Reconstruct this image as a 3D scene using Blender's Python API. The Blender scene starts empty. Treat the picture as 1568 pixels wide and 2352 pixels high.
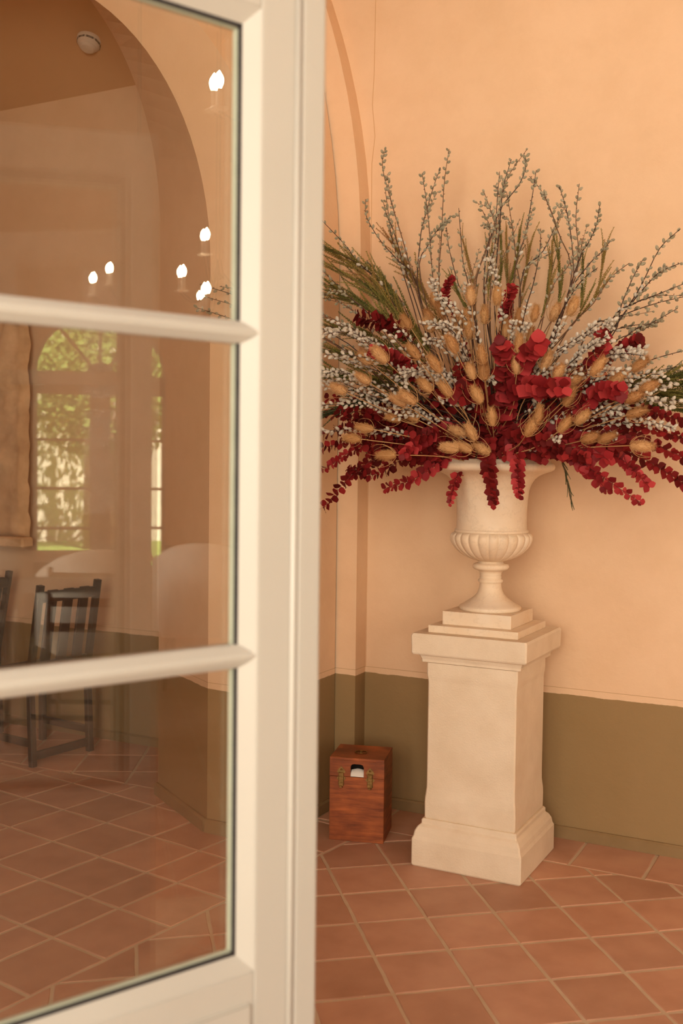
import bpy, bmesh, math, random
from mathutils import Vector, Matrix, Quaternion
R = random.Random(7)
S = bpy.context.scene
COL = S.collection
PI = math.pi

# ------------------------------------------------------------------ camera
# room axes: X along the back wall, Y into the back wall, Z up
CAMP = Vector((0, 0, 1.55))
A0, TH, RO, FPX = math.radians(-27.3), .0442, .0119, 2430.8
U = Vector((math.cos(A0), math.sin(A0), 0)); V = Vector((-math.sin(A0), math.cos(A0), 0))
def to_room(w): return Vector((w.dot(U), w.dot(V), w.z))
_f = Vector((0, math.cos(TH), -math.sin(TH))); _u = Vector((0, math.sin(TH), math.cos(TH))); _x = Vector((1, 0, 0))
_x2 = math.cos(RO)*_x + math.sin(RO)*_u; _u2 = -math.sin(RO)*_x + math.cos(RO)*_u
CX, CU, CF = to_room(_x2), to_room(_u2), to_room(_f)
cd = bpy.data.cameras.new('camera'); cam = bpy.data.objects.new('camera', cd); COL.objects.link(cam)
cam.matrix_world = Matrix(((CX.x, CU.x, -CF.x, CAMP.x), (CX.y, CU.y, -CF.y, CAMP.y), (CX.z, CU.z, -CF.z, CAMP.z), (0, 0, 0, 1)))
cd.sensor_fit = 'HORIZONTAL'; cd.sensor_width = 24; cd.lens = 24*FPX/1568
cd.clip_start = .05; cd.clip_end = 100
cd.dof.use_dof = True; cd.dof.focus_distance = 4.05; cd.dof.aperture_fstop = 2.8
S.camera = cam
def ray(px, py): return CF + CX*((px-784)/FPX) + CU*((1176-py)/FPX)
def at_y(px, py, y):
    d = ray(px, py); return CAMP + d*(y/d.y)

# ------------------------------------------------------------------ light
S.view_settings.view_transform = 'Standard'; S.view_settings.look = 'None'
S.view_settings.exposure = 0.0; S.view_settings.gamma = 1; S.view_settings.use_curve_mapping = False
S.cycles.max_bounces = 10; S.cycles.transparent_max_bounces = 24; S.cycles.use_denoising = True
S.cycles.caustics_reflective = False; S.cycles.caustics_refractive = False
W = bpy.data.worlds.new('daylight'); S.world = W; W.use_nodes = True
nt = W.node_tree; bg = nt.nodes['Background']
bg.inputs[0].default_value = (1.0, .91, .80, 1); bg.inputs[1].default_value = 1.3
def area(name, loc, rot, sx, sy, power, col):
    l = bpy.data.lights.new(name, 'AREA'); l.shape = 'RECTANGLE'; l.size = sx; l.size_y = sy; l.energy = power; l.color = col
    o = bpy.data.objects.new(name, l); COL.objects.link(o); o.location = loc; o.rotation_euler = rot; return o
area('daylight_front', (.5, -4.6, 2.6), (math.radians(89), 0, math.radians(8)), 4.5, 3.4, 490, (1, .89, .71))
area('daylight_right', (4.9, -3.4, 2.6), (math.radians(86), 0, math.radians(40)), 3.2, 3.2, 230, (1, .89, .71))
sun = bpy.data.lights.new('sun', 'SUN'); sun.energy = 45.0; sun.angle = .01; sun.color = (1, .92, .8)
so = bpy.data.objects.new('sun', sun); COL.objects.link(so); so.rotation_euler = Vector((.55, -.22, -.80)).to_track_quat('-Z', 'Y').to_euler(); so.location = (10, 10, 12)

# ------------------------------------------------------------------ materials
def newmat(name):
    m = bpy.data.materials.new(name); m.use_nodes = True; return m, m.node_tree, m.node_tree.nodes['Principled BSDF']
def ramp(t, stops):
    n = t.nodes.new('ShaderNodeValToRGB'); e = n.color_ramp.elements
    while len(e) < len(stops): e.new(.5)
    for k, (p, c) in enumerate(stops): e[k].position = p; e[k].color = (*c, 1)
    return n
def noise(t, scale, detail=4, rough=.55, coord='Object', mapscale=None):
    tc = t.nodes.new('ShaderNodeTexCoord'); n = t.nodes.new('ShaderNodeTexNoise')
    n.inputs['Scale'].default_value = scale; n.inputs['Detail'].default_value = detail; n.inputs['Roughness'].default_value = rough
    if mapscale:
        mp = t.nodes.new('ShaderNodeMapping'); mp.inputs['Scale'].default_value = mapscale
        t.links.new(tc.outputs[coord], mp.inputs[0]); t.links.new(mp.outputs[0], n.inputs['Vector'])
    else: t.links.new(tc.outputs[coord], n.inputs['Vector'])
    return n
def bump(t, b, src, strength, dist=.002):
    n = t.nodes.new('ShaderNodeBump'); n.inputs['Strength'].default_value = strength; n.inputs['Distance'].default_value = dist
    t.links.new(src, n.inputs['Height']); t.links.new(n.outputs[0], b.inputs['Normal']); return n
def mix(t, fac, a, b, mode='MIX'):
    n = t.nodes.new('ShaderNodeMix'); n.data_type = 'RGBA'; n.blend_type = mode
    for s, v in ((n.inputs[0], fac), (n.inputs[6], a), (n.inputs[7], b)):
        if hasattr(v, 'is_output') or isinstance(v, bpy.types.NodeSocket): t.links.new(v, s)
        elif isinstance(v, (int, float)): s.default_value = v
        else: s.default_value = (*v, 1)
    return n.outputs[2]
def mottled(name, c1, c2, scale, rough=.7, bs=.3, bscale=60, coord='Object', spec=.3, mapscale=None):
    m, t, b = newmat(name); n = noise(t, scale, coord=coord, mapscale=mapscale); r = ramp(t, [(.3, c1), (.7, c2)])
    t.links.new(n.outputs['Fac'], r.inputs[0]); t.links.new(r.outputs[0], b.inputs['Base Color'])
    b.inputs['Roughness'].default_value = rough; b.inputs['Specular IOR Level'].default_value = spec
    if bs: n2 = noise(t, bscale, 6, .6, coord); bump(t, b, n2.outputs['Fac'], bs)
    return m
def plaster():
    m, t, b = newmat('wall_paint')
    big = noise(t, .9, 5, .6); fine = noise(t, 7, 6, .65)
    up = ramp(t, [(.3, (.80, .55, .345)), (.7, (.86, .60, .395))]); t.links.new(big.outputs['Fac'], up.inputs[0])
    cl = ramp(t, [(.35, (.90, .86, .80)), (.6, (1, 1, 1))]); t.links.new(fine.outputs['Fac'], cl.inputs[0])
    upc = mix(t, .35, up.outputs[0], cl.outputs[0], 'MULTIPLY')
    lo = ramp(t, [(.3, (.29, .185, .078)), (.7, (.35, .23, .11))]); t.links.new(big.outputs['Fac'], lo.inputs[0])
    tc = t.nodes.new('ShaderNodeTexCoord'); sx = t.nodes.new('ShaderNodeSeparateXYZ'); t.links.new(tc.outputs['Object'], sx.inputs[0])
    wob = noise(t, 14, 4); ma = t.nodes.new('ShaderNodeMath'); ma.operation = 'MULTIPLY_ADD'; ma.inputs[1].default_value = .012; t.links.new(wob.outputs['Fac'], ma.inputs[0]); t.links.new(sx.outputs['Z'], ma.inputs[2])
    def step(z0, src):
        g = t.nodes.new('ShaderNodeMapRange'); g.inputs['From Min'].default_value = z0; g.inputs['From Max'].default_value = z0+.0015; t.links.new(src, g.inputs['Value']); return g.outputs[0]
    hi = step(.611, ma.outputs[0])
    l1, l2 = step(.6305, sx.outputs['Z']), step(.6325, sx.outputs['Z'])
    df = t.nodes.new('ShaderNodeMath'); df.operation = 'SUBTRACT'; t.links.new(l1, df.inputs[0]); t.links.new(l2, df.inputs[1])
    c = mix(t, hi, lo.outputs[0], upc)
    c = mix(t, df.outputs[0], c, (.52, .31, .15))
    t.links.new(c, b.inputs['Base Color']); b.inputs['Roughness'].default_value = .72; b.inputs['Specular IOR Level'].default_value = .25
    fb = noise(t, 22, 8, .65); bump(t, b, fb.outputs['Fac'], .35, .006)
    return m
M = {}
M['wall'] = plaster()
M['ceil'] = mottled('ceiling_plaster', (.62, .36, .18), (.68, .41, .21), 1.2, .8, .3, 20)
M['base'] = mottled('baseboard_paint', (.25, .16, .07), (.31, .20, .095), 6, .6, .3, 40)
M['grout'] = mottled('grout', (.56, .43, .30), (.66, .53, .39), 9, .9, .4, 150)
M['door'] = mottled('cream_door_paint', (.485, .465, .425), (.51, .49, .45), 2, .38, .06, 120, spec=.5)
M['gasket'] = mottled('black_gasket', (.03, .028, .03), (.05, .045, .045), 20, .5, 0)
M['spacer'] = mottled('grey_green_spacer', (.60, .64, .52), (.66, .70, .58), 20, .4, 0)
M['lime'] = mottled('pale_limestone', (.80, .65, .48), (.90, .76, .59), 7, .85, .9, 170, spec=.2)
M['marble'] = None
def marble():
    m, t, b = newmat('urn_marble'); n = noise(t, 5, 6, .6); n2 = noise(t, 9, 10, .7)
    r = ramp(t, [(.3, (.84, .64, .44)), (.7, (.90, .76, .60))]); t.links.new(n.outputs['Fac'], r.inputs[0])
    v = ramp(t, [(.485, (1, 1, 1)), (.5, (.62, .56, .50)), (.515, (1, 1, 1))]); t.links.new(n2.outputs['Fac'], v.inputs[0])
    c = mix(t, .30, r.outputs[0], v.outputs[0], 'MULTIPLY'); t.links.new(c, b.inputs['Base Color'])
    b.inputs['Roughness'].default_value = .5; b.inputs['Specular IOR Level'].default_value = .35
    n3 = noise(t, 90, 5); bump(t, b, n3.outputs['Fac'], .25, .002); return m
M['marble'] = marble()
def tile_mat():
    m, t, b = newmat('terracotta'); oi = t.nodes.new('ShaderNodeObjectInfo')
    tc = t.nodes.new('ShaderNodeTexCoord'); n = t.nodes.new('ShaderNodeTexNoise'); n.noise_dimensions = '4D'
    t.links.new(tc.outputs['Object'], n.inputs['Vector']); mu = t.nodes.new('ShaderNodeMath'); mu.operation = 'MULTIPLY'; mu.inputs[1].default_value = 50
    t.links.new(oi.outputs['Random'], mu.inputs[0]); t.links.new(mu.outputs[0], n.inputs['W']); n.inputs['Scale'].default_value = 6; n.inputs['Detail'].default_value = 5
    r = ramp(t, [(.28, (.50, .27, .18)), (.55, (.60, .34, .235)), (.80, (.66, .40, .27))]); t.links.new(n.outputs['Fac'], r.inputs[0])
    r2 = ramp(t, [(0, (.80, .78, .74)), (.5, (.95, .95, .95)), (1, (1, .96, .92))]); t.links.new(oi.outputs['Random'], r2.inputs[0])
    c = mix(t, .9, r.outputs[0], r2.outputs[0], 'MULTIPLY')
    sp = noise(t, 55, 2); rs = ramp(t, [(.70, (0, 0, 0)), (.76, (1, 1, 1))]); t.links.new(sp.outputs['Fac'], rs.inputs[0])
    c = mix(t, rs.outputs[0], c, (.62, .36, .22)); t.links.new(c, b.inputs['Base Color'])
    b.inputs['Roughness'].default_value = .48; b.inputs['Specular IOR Level'].default_value = .35
    n3 = noise(t, 18, 6); bump(t, b, n3.outputs['Fac'], .3, .004); return m
M['tile'] = tile_mat()
def wood(name, c1, c2, rough=.42, sc=(2.5, 2.5, 22), ns=3):
    m, t, b = newmat(name); n = noise(t, ns, 6, .6, mapscale=sc); r = ramp(t, [(.3, c1), (.68, c2)]); t.links.new(n.outputs['Fac'], r.inputs[0])
    n2 = noise(t, 5, 4); r2 = ramp(t, [(.35, (.45, .38, .34)), (.6, (1, 1, 1))]); t.links.new(n2.outputs['Fac'], r2.inputs[0])
    c = mix(t, .75, r.outputs[0], r2.outputs[0], 'MULTIPLY'); t.links.new(c, b.inputs['Base Color'])
    b.inputs['Roughness'].default_value = rough; bump(t, b, n.outputs['Fac'], .25, .002); return m
M['box'] = wood('stained_pine', (.20, .045, .012), (.50, .135, .035))
M['dark'] = mottled('inside_shade', (.012, .008, .006), (.02, .012, .008), 10, .8, 0)  # near-black stands in for shade inside the box and the vent slots
M['walnut'] = wood('dark_walnut', (.016, .008, .005), (.040, .018, .010))
M['oak'] = wood('brown_oak', (.20, .10, .045), (.34, .18, .085))
def metal(name, c, rough=.4):
    m, t, b = newmat(name); b.inputs['Metallic'].default_value = 1; n = noise(t, 60, 3); r = ramp(t, [(.3, tuple(x*.55 for x in c)), (.7, c)])
    t.links.new(n.outputs['Fac'], r.inputs[0]); t.links.new(r.outputs[0], b.inputs['Base Color']); b.inputs['Roughness'].default_value = rough; return m
M['brass'] = metal('aged_brass', (.42, .27, .10)); M['iron'] = metal('dark_iron', (.10, .075, .06), .55)
M['white'] = mottled('white_fabric', (.78, .74, .68), (.84, .80, .74), 8, .85, .3, 120)
M['plastic'] = mottled('off_white_plastic', (.78, .68, .56), (.80, .70, .58), 8, .45, 0)
def leafmat(name, cols, rough=.55, trans=.25, rnd=True):
    m, t, b = newmat(name); oi = t.nodes.new('ShaderNodeObjectInfo'); r = ramp(t, [(k/(len(cols)-1), c) for k, c in enumerate(cols)])
    n = noise(t, 30, 3); ad = t.nodes.new('ShaderNodeMath'); ad.operation = 'MULTIPLY_ADD'; ad.inputs[1].default_value = .35
    t.links.new(n.outputs['Fac'], ad.inputs[0]); sb = t.nodes.new('ShaderNodeMath'); sb.operation = 'SUBTRACT'; sb.inputs[1].default_value = .17
    t.links.new(oi.outputs['Random'], sb.inputs[0]); t.links.new(sb.outputs[0], ad.inputs[2]); t.links.new(ad.outputs[0], r.inputs[0])
    t.links.new(r.outputs[0], b.inputs['Base Color']); b.inputs['Roughness'].default_value = rough
    tr = t.nodes.new('ShaderNodeBsdfTranslucent'); t.links.new(r.outputs[0], tr.inputs[0]); ms = t.nodes.new('ShaderNodeMixShader'); ms.inputs[0].default_value = trans
    out = t.nodes['Material Output']; t.links.new(b.outputs[0], ms.inputs[1]); t.links.new(tr.outputs[0], ms.inputs[2]); t.links.new(ms.outputs[0], out.inputs[0]); return m
M['red'] = leafmat('red_eucalyptus', [(.16, .009, .012), (.28, .018, .022), (.42, .030, .036), (.58, .065, .070)])
M['redd'] = leafmat('dark_red_eucalyptus', [(.10, .007, .006), (.17, .010, .010), (.25, .014, .015), (.36, .024, .024)], .7)
for k_ in ('red', 'redd'): M[k_].node_tree.nodes['Principled BSDF'].inputs['Specular IOR Level'].default_value = .22
M['redstem'] = leafmat('red_stem', [(.12, .02, .015), (.20, .035, .02)], trans=0)
M['bark'] = leafmat('willow_bark', [(.030, .014, .010), (.075, .032, .020)], trans=0)
M['barkl'] = leafmat('brown_willow_bark', [(.10, .045, .022), (.20, .10, .05)], trans=0)
def catkin_mat(name, c1, c2):
    m = leafmat(name, [c1, c2], .9, .15); b = m.node_tree.nodes['Principled BSDF']
    b.inputs['Sheen Weight'].default_value = 1.0; b.inputs['Sheen Roughness'].default_value = .35; b.inputs['Sheen Tint'].default_value = (1, .93, .82, 1); return m
M['catw'] = catkin_mat('white_catkin', (.58, .52, .42), (.76, .70, .60)); M['catg'] = catkin_mat('backlit_catkin', (.30, .27, .17), (.46, .41, .29))  # grey-green catkins: backlit look put into the colour
M['bud'] = leafmat('red_brown_bud', [(.14, .03, .02), (.26, .06, .035)], trans=.1)
M['tea'] = leafmat('dry_teasel', [(.50, .24, .085), (.66, .36, .14), (.74, .44, .20)], .75, .2)
M['teas'] = leafmat('teasel_stem', [(.48, .25, .10), (.62, .36, .16)], .8, .1)
M['green'] = leafmat('dried_green', [(.10, .105, .022), (.20, .185, .040), (.33, .28, .065)], .7, .2)
M['ochre'] = leafmat('ochre_green', [(.24, .18, .04), (.36, .25, .06), (.42, .20, .08)], .7, .2)
M['dgreen'] = leafmat('dark_green', [(.035, .07, .022), (.06, .10, .03)], .7, .15)
M['tree'] = leafmat('tree_leaves', [(.22, .34, .08), (.40, .52, .14), (.68, .68, .30)], .6, .5)
M['lawn'] = mottled('grass_green', (.12, .20, .04), (.22, .30, .07), 3, .9, .3, 30)
M['stone'] = mottled('carved_stone', (.56, .35, .19), (.80, .54, .31), 9, .9, 1.0, 30)
def glassmat():
    m, t, b = newmat('window_glass'); t.nodes.remove(b); out = t.nodes['Material Output']
    tr = t.nodes.new('ShaderNodeBsdfTransparent'); tr.inputs[0].default_value = (.985, .985, .975, 1)
    gl = t.nodes.new('ShaderNodeBsdfGlossy'); gl.inputs['Roughness'].default_value = 0.0; gl.inputs[0].default_value = (1, 1, 1, 1)
    lw = t.nodes.new('ShaderNodeLayerWeight'); lw.inputs['Blend'].default_value = .5; pw = t.nodes.new('ShaderNodeMath'); pw.operation = 'POWER'; pw.inputs[1].default_value = 5   # Schlick reflectance, same from both sides
    t.links.new(lw.outputs['Facing'], pw.inputs[0]); fr = t.nodes.new('ShaderNodeMath'); fr.operation = 'MULTIPLY_ADD'; fr.inputs[1].default_value = .955; fr.inputs[2].default_value = .045; t.links.new(pw.outputs[0], fr.inputs[0]); ms = t.nodes.new('ShaderNodeMixShader')
    t.links.new(fr.outputs[0], ms.inputs[0]); t.links.new(tr.outputs[0], ms.inputs[1]); t.links.new(gl.outputs[0], ms.inputs[2]); t.links.new(ms.outputs[0], out.inputs[0]); return m
M['glass'] = glassmat()
def bulbmat():
    m, t, b = newmat('lit_bulb'); b.inputs['Base Color'].default_value = (1, .9, .7, 1); b.inputs['Emission Color'].default_value = (1, .80, .52, 1); b.inputs['Emission Strength'].default_value = 130; return m
M['bulb'] = bulbmat()

# ------------------------------------------------------------------ helpers
def mesh_of(name, bm, mat, smooth=False):
    me = bpy.data.meshes.new(name); bm.normal_update(); bm.to_mesh(me); bm.free()
    if mat: me.materials.append(mat)
    if smooth:
        me.polygons.foreach_set('use_smooth', [True]*len(me.polygons))
    return me
def link(name, me, parent=None, mw=None, loc=None):
    o = bpy.data.objects.new(name, me); COL.objects.link(o)
    if parent: o.parent = parent
    if mw is not None: o.matrix_local = mw
    if loc is not None: o.location = loc
    return o
def obj(name, bm, mat, parent=None, smooth=False, loc=None): return link(name, mesh_of(name, bm, mat, smooth), parent, None, loc)
def struct(o): o['kind'] = 'structure'; return o
def thing(name, label, cat, loc=(0, 0, 0), rz=0, group=None):
    o = bpy.data.objects.new(name, None); COL.objects.link(o); o.location = loc; o.rotation_euler = (0, 0, rz); o.empty_display_size = .05
    o['label'] = label; o['category'] = cat
    if group: o['group'] = group
    return o
def tag(o, label, cat, group=None):
    o['label'] = label; o['category'] = cat
    if group: o['group'] = group
    return o
def box(bm, x0, x1, y0, y1, z0, z1, bev=0, mat=None, seg=1):
    b2 = bmesh.new(); vs = [b2.verts.new((x, y, z)) for x in (x0, x1) for y in (y0, y1) for z in (z0, z1)]
    for f in ((0, 1, 3, 2), (4, 6, 7, 5), (0, 4, 5, 1), (2, 3, 7, 6), (0, 2, 6, 4), (1, 5, 7, 3)): b2.faces.new([vs[i] for i in f])
    if bev: bmesh.ops.bevel(b2, geom=b2.edges[:], offset=bev, segments=seg, affect='EDGES', profile=.5)
    if mat: bmesh.ops.transform(b2, matrix=mat, verts=b2.verts[:])
    bmesh.ops.recalc_face_normals(b2, faces=b2.faces[:])
    tmp = bpy.data.meshes.new('tmp'); b2.to_mesh(tmp); b2.free(); bm.from_mesh(tmp); bpy.data.meshes.remove(tmp)
def nb(): return bmesh.new()
def boxobj(name, dims, mat, parent=None, bev=0, seg=1, mw=None, smooth=False):
    bm = nb(); box(bm, *dims, bev=bev, mat=mw, seg=seg); return obj(name, bm, mat, parent, smooth)
def tube(bm, pts, rads, n=6, cap=True):
    rings = []; prev = None
    for k, p in enumerate(pts):
        a = pts[max(k-1, 0)]; b = pts[min(k+1, len(pts)-1)]; d = (Vector(b)-Vector(a)).normalized()
        if prev is None: prev = d.orthogonal().normalized()
        prev = (prev - d*prev.dot(d)).normalized(); s = d.cross(prev)
        r = rads[k] if hasattr(rads, '__len__') else rads
        rings.append([bm.verts.new(Vector(p)+prev*(r*math.cos(2*PI*i/n))+s*(r*math.sin(2*PI*i/n))) for i in range(n)])
    for a, b in zip(rings, rings[1:]):
        for i in range(n): bm.faces.new((a[i], a[(i+1) % n], b[(i+1) % n], b[i]))
    if cap: bm.faces.new(rings[0][::-1]); bm.faces.new(rings[-1])
def lathe(bm, prof, n=48, mod=None, close_top=True):
    rings = []
    for k, (r, z) in enumerate(prof):
        rings.append([bm.verts.new(((r if mod is None else mod(r, z, 2*PI*i/n, k))*math.cos(2*PI*i/n), (r if mod is None else mod(r, z, 2*PI*i/n, k))*math.sin(2*PI*i/n), z)) for i in range(n)])
    for a, b in zip(rings, rings[1:]):
        for i in range(n): bm.faces.new((a[i], a[(i+1) % n], b[(i+1) % n], b[i]))
    bm.faces.new(rings[0][::-1])
    if close_top: bm.faces.new(rings[-1])
def sqloft(bm, prof, jit=0):
    """stack of squares (half width, z) with bevelled corners"""
    rings = []
    for h, z in prof:
        c = .005; ring = []
        for sx, sy in ((1, -1), (1, 1), (-1, 1), (-1, -1)):
            p = [(sx*(h-c), sy*h), (sx*h, sy*(h-c))]
            if (sx, sy) in ((1, 1), (-1, -1)): p = p[::-1]
            for x, y in p: ring.append(bm.verts.new((x, y, z)))
        rings.append(ring)
    for a, b in zip(rings, rings[1:]):
        for i in range(8): bm.faces.new((a[i], a[(i+1) % 8], b[(i+1) % 8], b[i]))
    bm.faces.new(rings[0][::-1]); bm.faces.new(rings[-1]); bmesh.ops.recalc_face_normals(bm, faces=bm.faces[:])
def prism(bm, pts, axis, a, b):
    """extrude a 2-D polygon along an axis ('y': pts are x,z ; 'x': pts are y,z ; 'z': pts are x,y)"""
    def mk(p, t): return {'y': (p[0], t, p[1]), 'x': (t, p[0], p[1]), 'z': (p[0], p[1], t)}[axis]
    A = [bm.verts.new(mk(p, a)) for p in pts]; B = [bm.verts.new(mk(p, b)) for p in pts]; n = len(pts)
    bm.faces.new(A); bm.faces.new(B[::-1])
    for i in range(n): bm.faces.new((A[i], B[i], B[(i+1) % n], A[(i+1) % n]))
    bmesh.ops.recalc_face_normals(bm, faces=bm.faces[:])

# ------------------------------------------------------------------ the setting: floor
fl = struct(boxobj('floor', (-9, 10.2, -3.5, 6.2, -.06, -.0025), M['grout']))
def clip(poly, nx, ny, c):          # keep nx*x+ny*y<=c
    out = []
    for i in range(len(poly)):
        p, q = poly[i], poly[(i+1) % len(poly)]; dp, dq = nx*p[0]+ny*p[1]-c, nx*q[0]+ny*q[1]-c
        if dp <= 0: out.append(p)
        if (dp < 0 < dq) or (dq < 0 < dp): t = dp/(dp-dq); out.append((p[0]+(q[0]-p[0])*t, p[1]+(q[1]-p[1])*t))
    return out
def area2(p): return abs(sum(p[i][0]*p[(i+1) % len(p)][1]-p[(i+1) % len(p)][0]*p[i][1] for i in range(len(p))))/2
def inset(poly, d):
    for i in range(len(poly)):
        pass
    n = len(poly); s = sum(poly[i][0]*poly[(i+1) % n][1]-poly[(i+1) % n][0]*poly[i][1] for i in range(n)); sg = 1 if s > 0 else -1
    out = poly
    for i in range(n):
        p, q = poly[i], poly[(i+1) % n]; ex, ey = q[0]-p[0], q[1]-p[1]; L = math.hypot(ex, ey)
        if L < 1e-5: continue
        nx, ny = sg*ey/L, -sg*ex/L; out = clip(out, nx, ny, nx*p[0]+ny*p[1]-d)
        if len(out) < 3: return []
    return out
def tile_bm(bm, poly, ox=0, oy=0, z=0):
    pts = []
    n = len(poly)
    for i in range(n):
        p, q = poly[i], poly[(i+1) % n]; L = math.hypot(q[0]-p[0], q[1]-p[1]); k = 4 if L > .12 else (2 if L > .04 else 1)
        for j in range(k):
            t = j/k; jx, jy = (R.uniform(-.0016, .0016), R.uniform(-.0016, .0016)); pts.append((p[0]+(q[0]-p[0])*t+jx, p[1]+(q[1]-p[1])*t+jy))
    cx = sum(p[0] for p in pts)/len(pts); cy = sum(p[1] for p in pts)/len(pts)
    lo = [bm.verts.new((p[0]-ox, p[1]-oy, -.014)) for p in pts]; mi = [bm.verts.new((p[0]-ox, p[1]-oy, z-.0022)) for p in pts]; hi = []
    for p in pts:
        d = math.hypot(cx-p[0], cy-p[1]) or 1; hi.append(bm.verts.new((p[0]+(cx-p[0])/d*.004-ox, p[1]+(cy-p[1])/d*.004-oy, z)))
    m = len(pts); c = bm.verts.new((cx-ox, cy-oy, z+.0004))
    for i in range(m):
        j = (i+1) % m; bm.faces.new((lo[i], lo[j], mi[j], mi[i])); bm.faces.new((mi[i], mi[j], hi[j], hi[i])); bm.faces.new((hi[i], hi[j], c))
def in_view(x, y):
    d = Vector((x, y, 0))-CAMP; f = d.dot(CF)
    if f < .5: return False
    px = 784+FPX*d.dot(CX)/f; py = 1176-FPX*d.dot(CU)/f
    return -60 < px < 1640 and py < 2440
BDX = lambda y: -2.167+(y-2.263)*.1465       # joint line between the two laying patterns
bnx, bny = 1/math.hypot(1, .1465), -.1465/math.hypot(1, .1465); bc = bnx*-2.167+bny*2.263
cells = []
# right patch: diagonal grid
ga = math.radians(39.2); gx, gy = (math.cos(ga), math.sin(ga)), (-math.sin(ga), math.cos(ga)); G0 = (-1.329, 3.661); T = .2452
for i in range(-14, 16):
    for j in range(-12, 16):
        q = [(G0[0]+(i+a)*T*gx[0]+(j+b)*T*gy[0], G0[1]+(i+a)*T*gx[1]+(j+b)*T*gy[1]) for a, b in ((0, 0), (1, 0), (1, 1), (0, 1))]
        q = clip(q, -bnx, -bny, -bc); q = clip(q, 0, 1, 4.031) if q else q
        cells.append(('r', q))
# straight border row against the back wall
xs = [-2.19, -1.92, -1.64, -1.355, -1.067, -.78, -.50, -.22, .06, .34, .62]
for a, b in zip(xs, xs[1:]): cells.append(('b', [(a, 4.031), (b, 4.031), (b, 4.335), (a, 4.335)]))
# left patch: rows parallel to the joint line
la = math.radians(81.7); lx, ly = (math.cos(la), math.sin(la)), (-math.sin(la), math.cos(la)); L0 = (-2.167, 2.263)
rows = [0, .252, .412, .675, .955, 1.235, 1.515, 1.795, 2.075, 2.355, 2.64, 2.93]; offs = [0, 0, 0, 0, 0, .0, .0, 0, 0, 0, 0, 0]
for k in range(len(rows)-1):
    for i in range(-3, 10):
        a, b = i*.2865, (i+1)*.2865
        q = [(L0[0]+s*lx[0]+t*ly[0], L0[1]+s*lx[1]+t*ly[1]) for s, t in ((a, rows[k]), (b, rows[k]), (b, rows[k+1]), (a, rows[k+1]))]
        q = clip(q, bnx, bny, bc) if q else q
        q = clip(q, .0, 1, 4.02) if q else q; cells.append(('l', q))
# back room patch, laid on its own lines
ba = math.radians(28); bx, by = (math.cos(ba), math.sin(ba)), (-math.sin(ba), math.cos(ba))
for i in range(-12, 12):
    for j in range(-12, 12):
        q = [(-4.4+(i+a)*.30*bx[0]+(j+b)*.30*by[0], 4.3+(i+a)*.30*bx[1]+(j+b)*.30*by[1]) for a, b in ((0, 0), (1, 0), (1, 1), (0, 1))]
        q = clip(q, 0, -1, -4.02); q = clip(q, 0, 1, 4.66) if q else q; q = clip(q, 1, 0, -2.95) if q else q; cells.append(('k', q))
rest = nb()
for kind, q in cells:
    if len(q) < 3 or area2(q) < .0006: continue
    q = inset(q, .0056)
    if len(q) < 3 or area2(q) < .0004: continue
    cx = sum(p[0] for p in q)/len(q); cy = sum(p[1] for p in q)/len(q)
    if not (cy < 4.66 and cx > -7): continue
    vis = in_view(cx, cy) or any(in_view(*p) for p in q)
    if vis:
        bm = nb(); tile_bm(bm, q, cx, cy, R.uniform(-.0007, .0006)); obj('tile', bm, M['tile'], fl, loc=(cx, cy, 0))
    elif cx < 1 and cy > .6: tile_bm(rest, q)
for i in range(34):
    for j in range(20):
        x, y = 1.1+i*.27, -1.2+j*.272
        if y < 4.2: tile_bm(rest, [(x, y), (x+.262, y), (x+.262, y+.264), (x, y+.264)])
o = obj('tile_field', rest, M['tile'], fl); o['kind'] = 'stuff'

# ------------------------------------------------------------------ walls
YB = 4.325
struct(boxobj('wall_back', (-3.05, 10.2, YB, YB+.3, -.02, 5.0), M['wall']))
bm = nb(); tube(bm, [(-2.098+dx, YB-.0005, z) for dx, z in ((.0, .63), (.0, 1.4), (.003, 2.2), (-.002, 2.9), (.012, 3.02), (-.003, 3.16), (.004, 3.3), (.006, 3.55), (.010, 3.8))], .0016, 4); obj('plaster_crack', bm, M['ceil'], bpy.data.objects['wall_back'])
def arc_pts(uc, zc, r, a0, a1, n): return [(uc+r*math.cos(a0+(a1-a0)*k/n), zc+r*math.sin(a0+(a1-a0)*k/n)) for k in range(n+1)]
UM = -4.05        # middle of the arched opening
def half_to_full(pts):
    pts = [p for p in pts if p[0] > UM]; return pts+[(2*UM-x, z) for x, z in pts[::-1]]
NA = 26
def outline(u0, zc, r, n=NA):           # right jamb line at u0, rising to zc, then an arc to the middle
    uc = u0-r; a1 = math.acos(max(-1, min(1, (UM-uc)/r))); P = [(u0, -.02), (u0, .8), (u0, 1.6)]+arc_pts(uc, zc, r, 0, a1, n); return P+[(2*UM-x, z) for x, z in P[::-1]]
inF = outline(-2.51, 2.36, 1.47); inB = outline(-3.0, 2.60, 1.74); exF = outline(-2.2, 2.36, 1.50); exB = outline(-2.2, 2.36, 4.2)
def lay(bm, pts, y): return [bm.verts.new((x, y, z)) for x, z in pts]
def strip(bm, a, b):
    for i in range(len(a)-1): bm.faces.new((a[i], a[i+1], b[i+1], b[i]))
bm = nb(); r1 = lay(bm, inF, 3.66); r2 = lay(bm, exF, 3.66); r3 = lay(bm, exB, 4.215); r4 = lay(bm, inB, 3.97); strip(bm, r1, r2); strip(bm, r2, r3); strip(bm, r1, r4)
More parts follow.
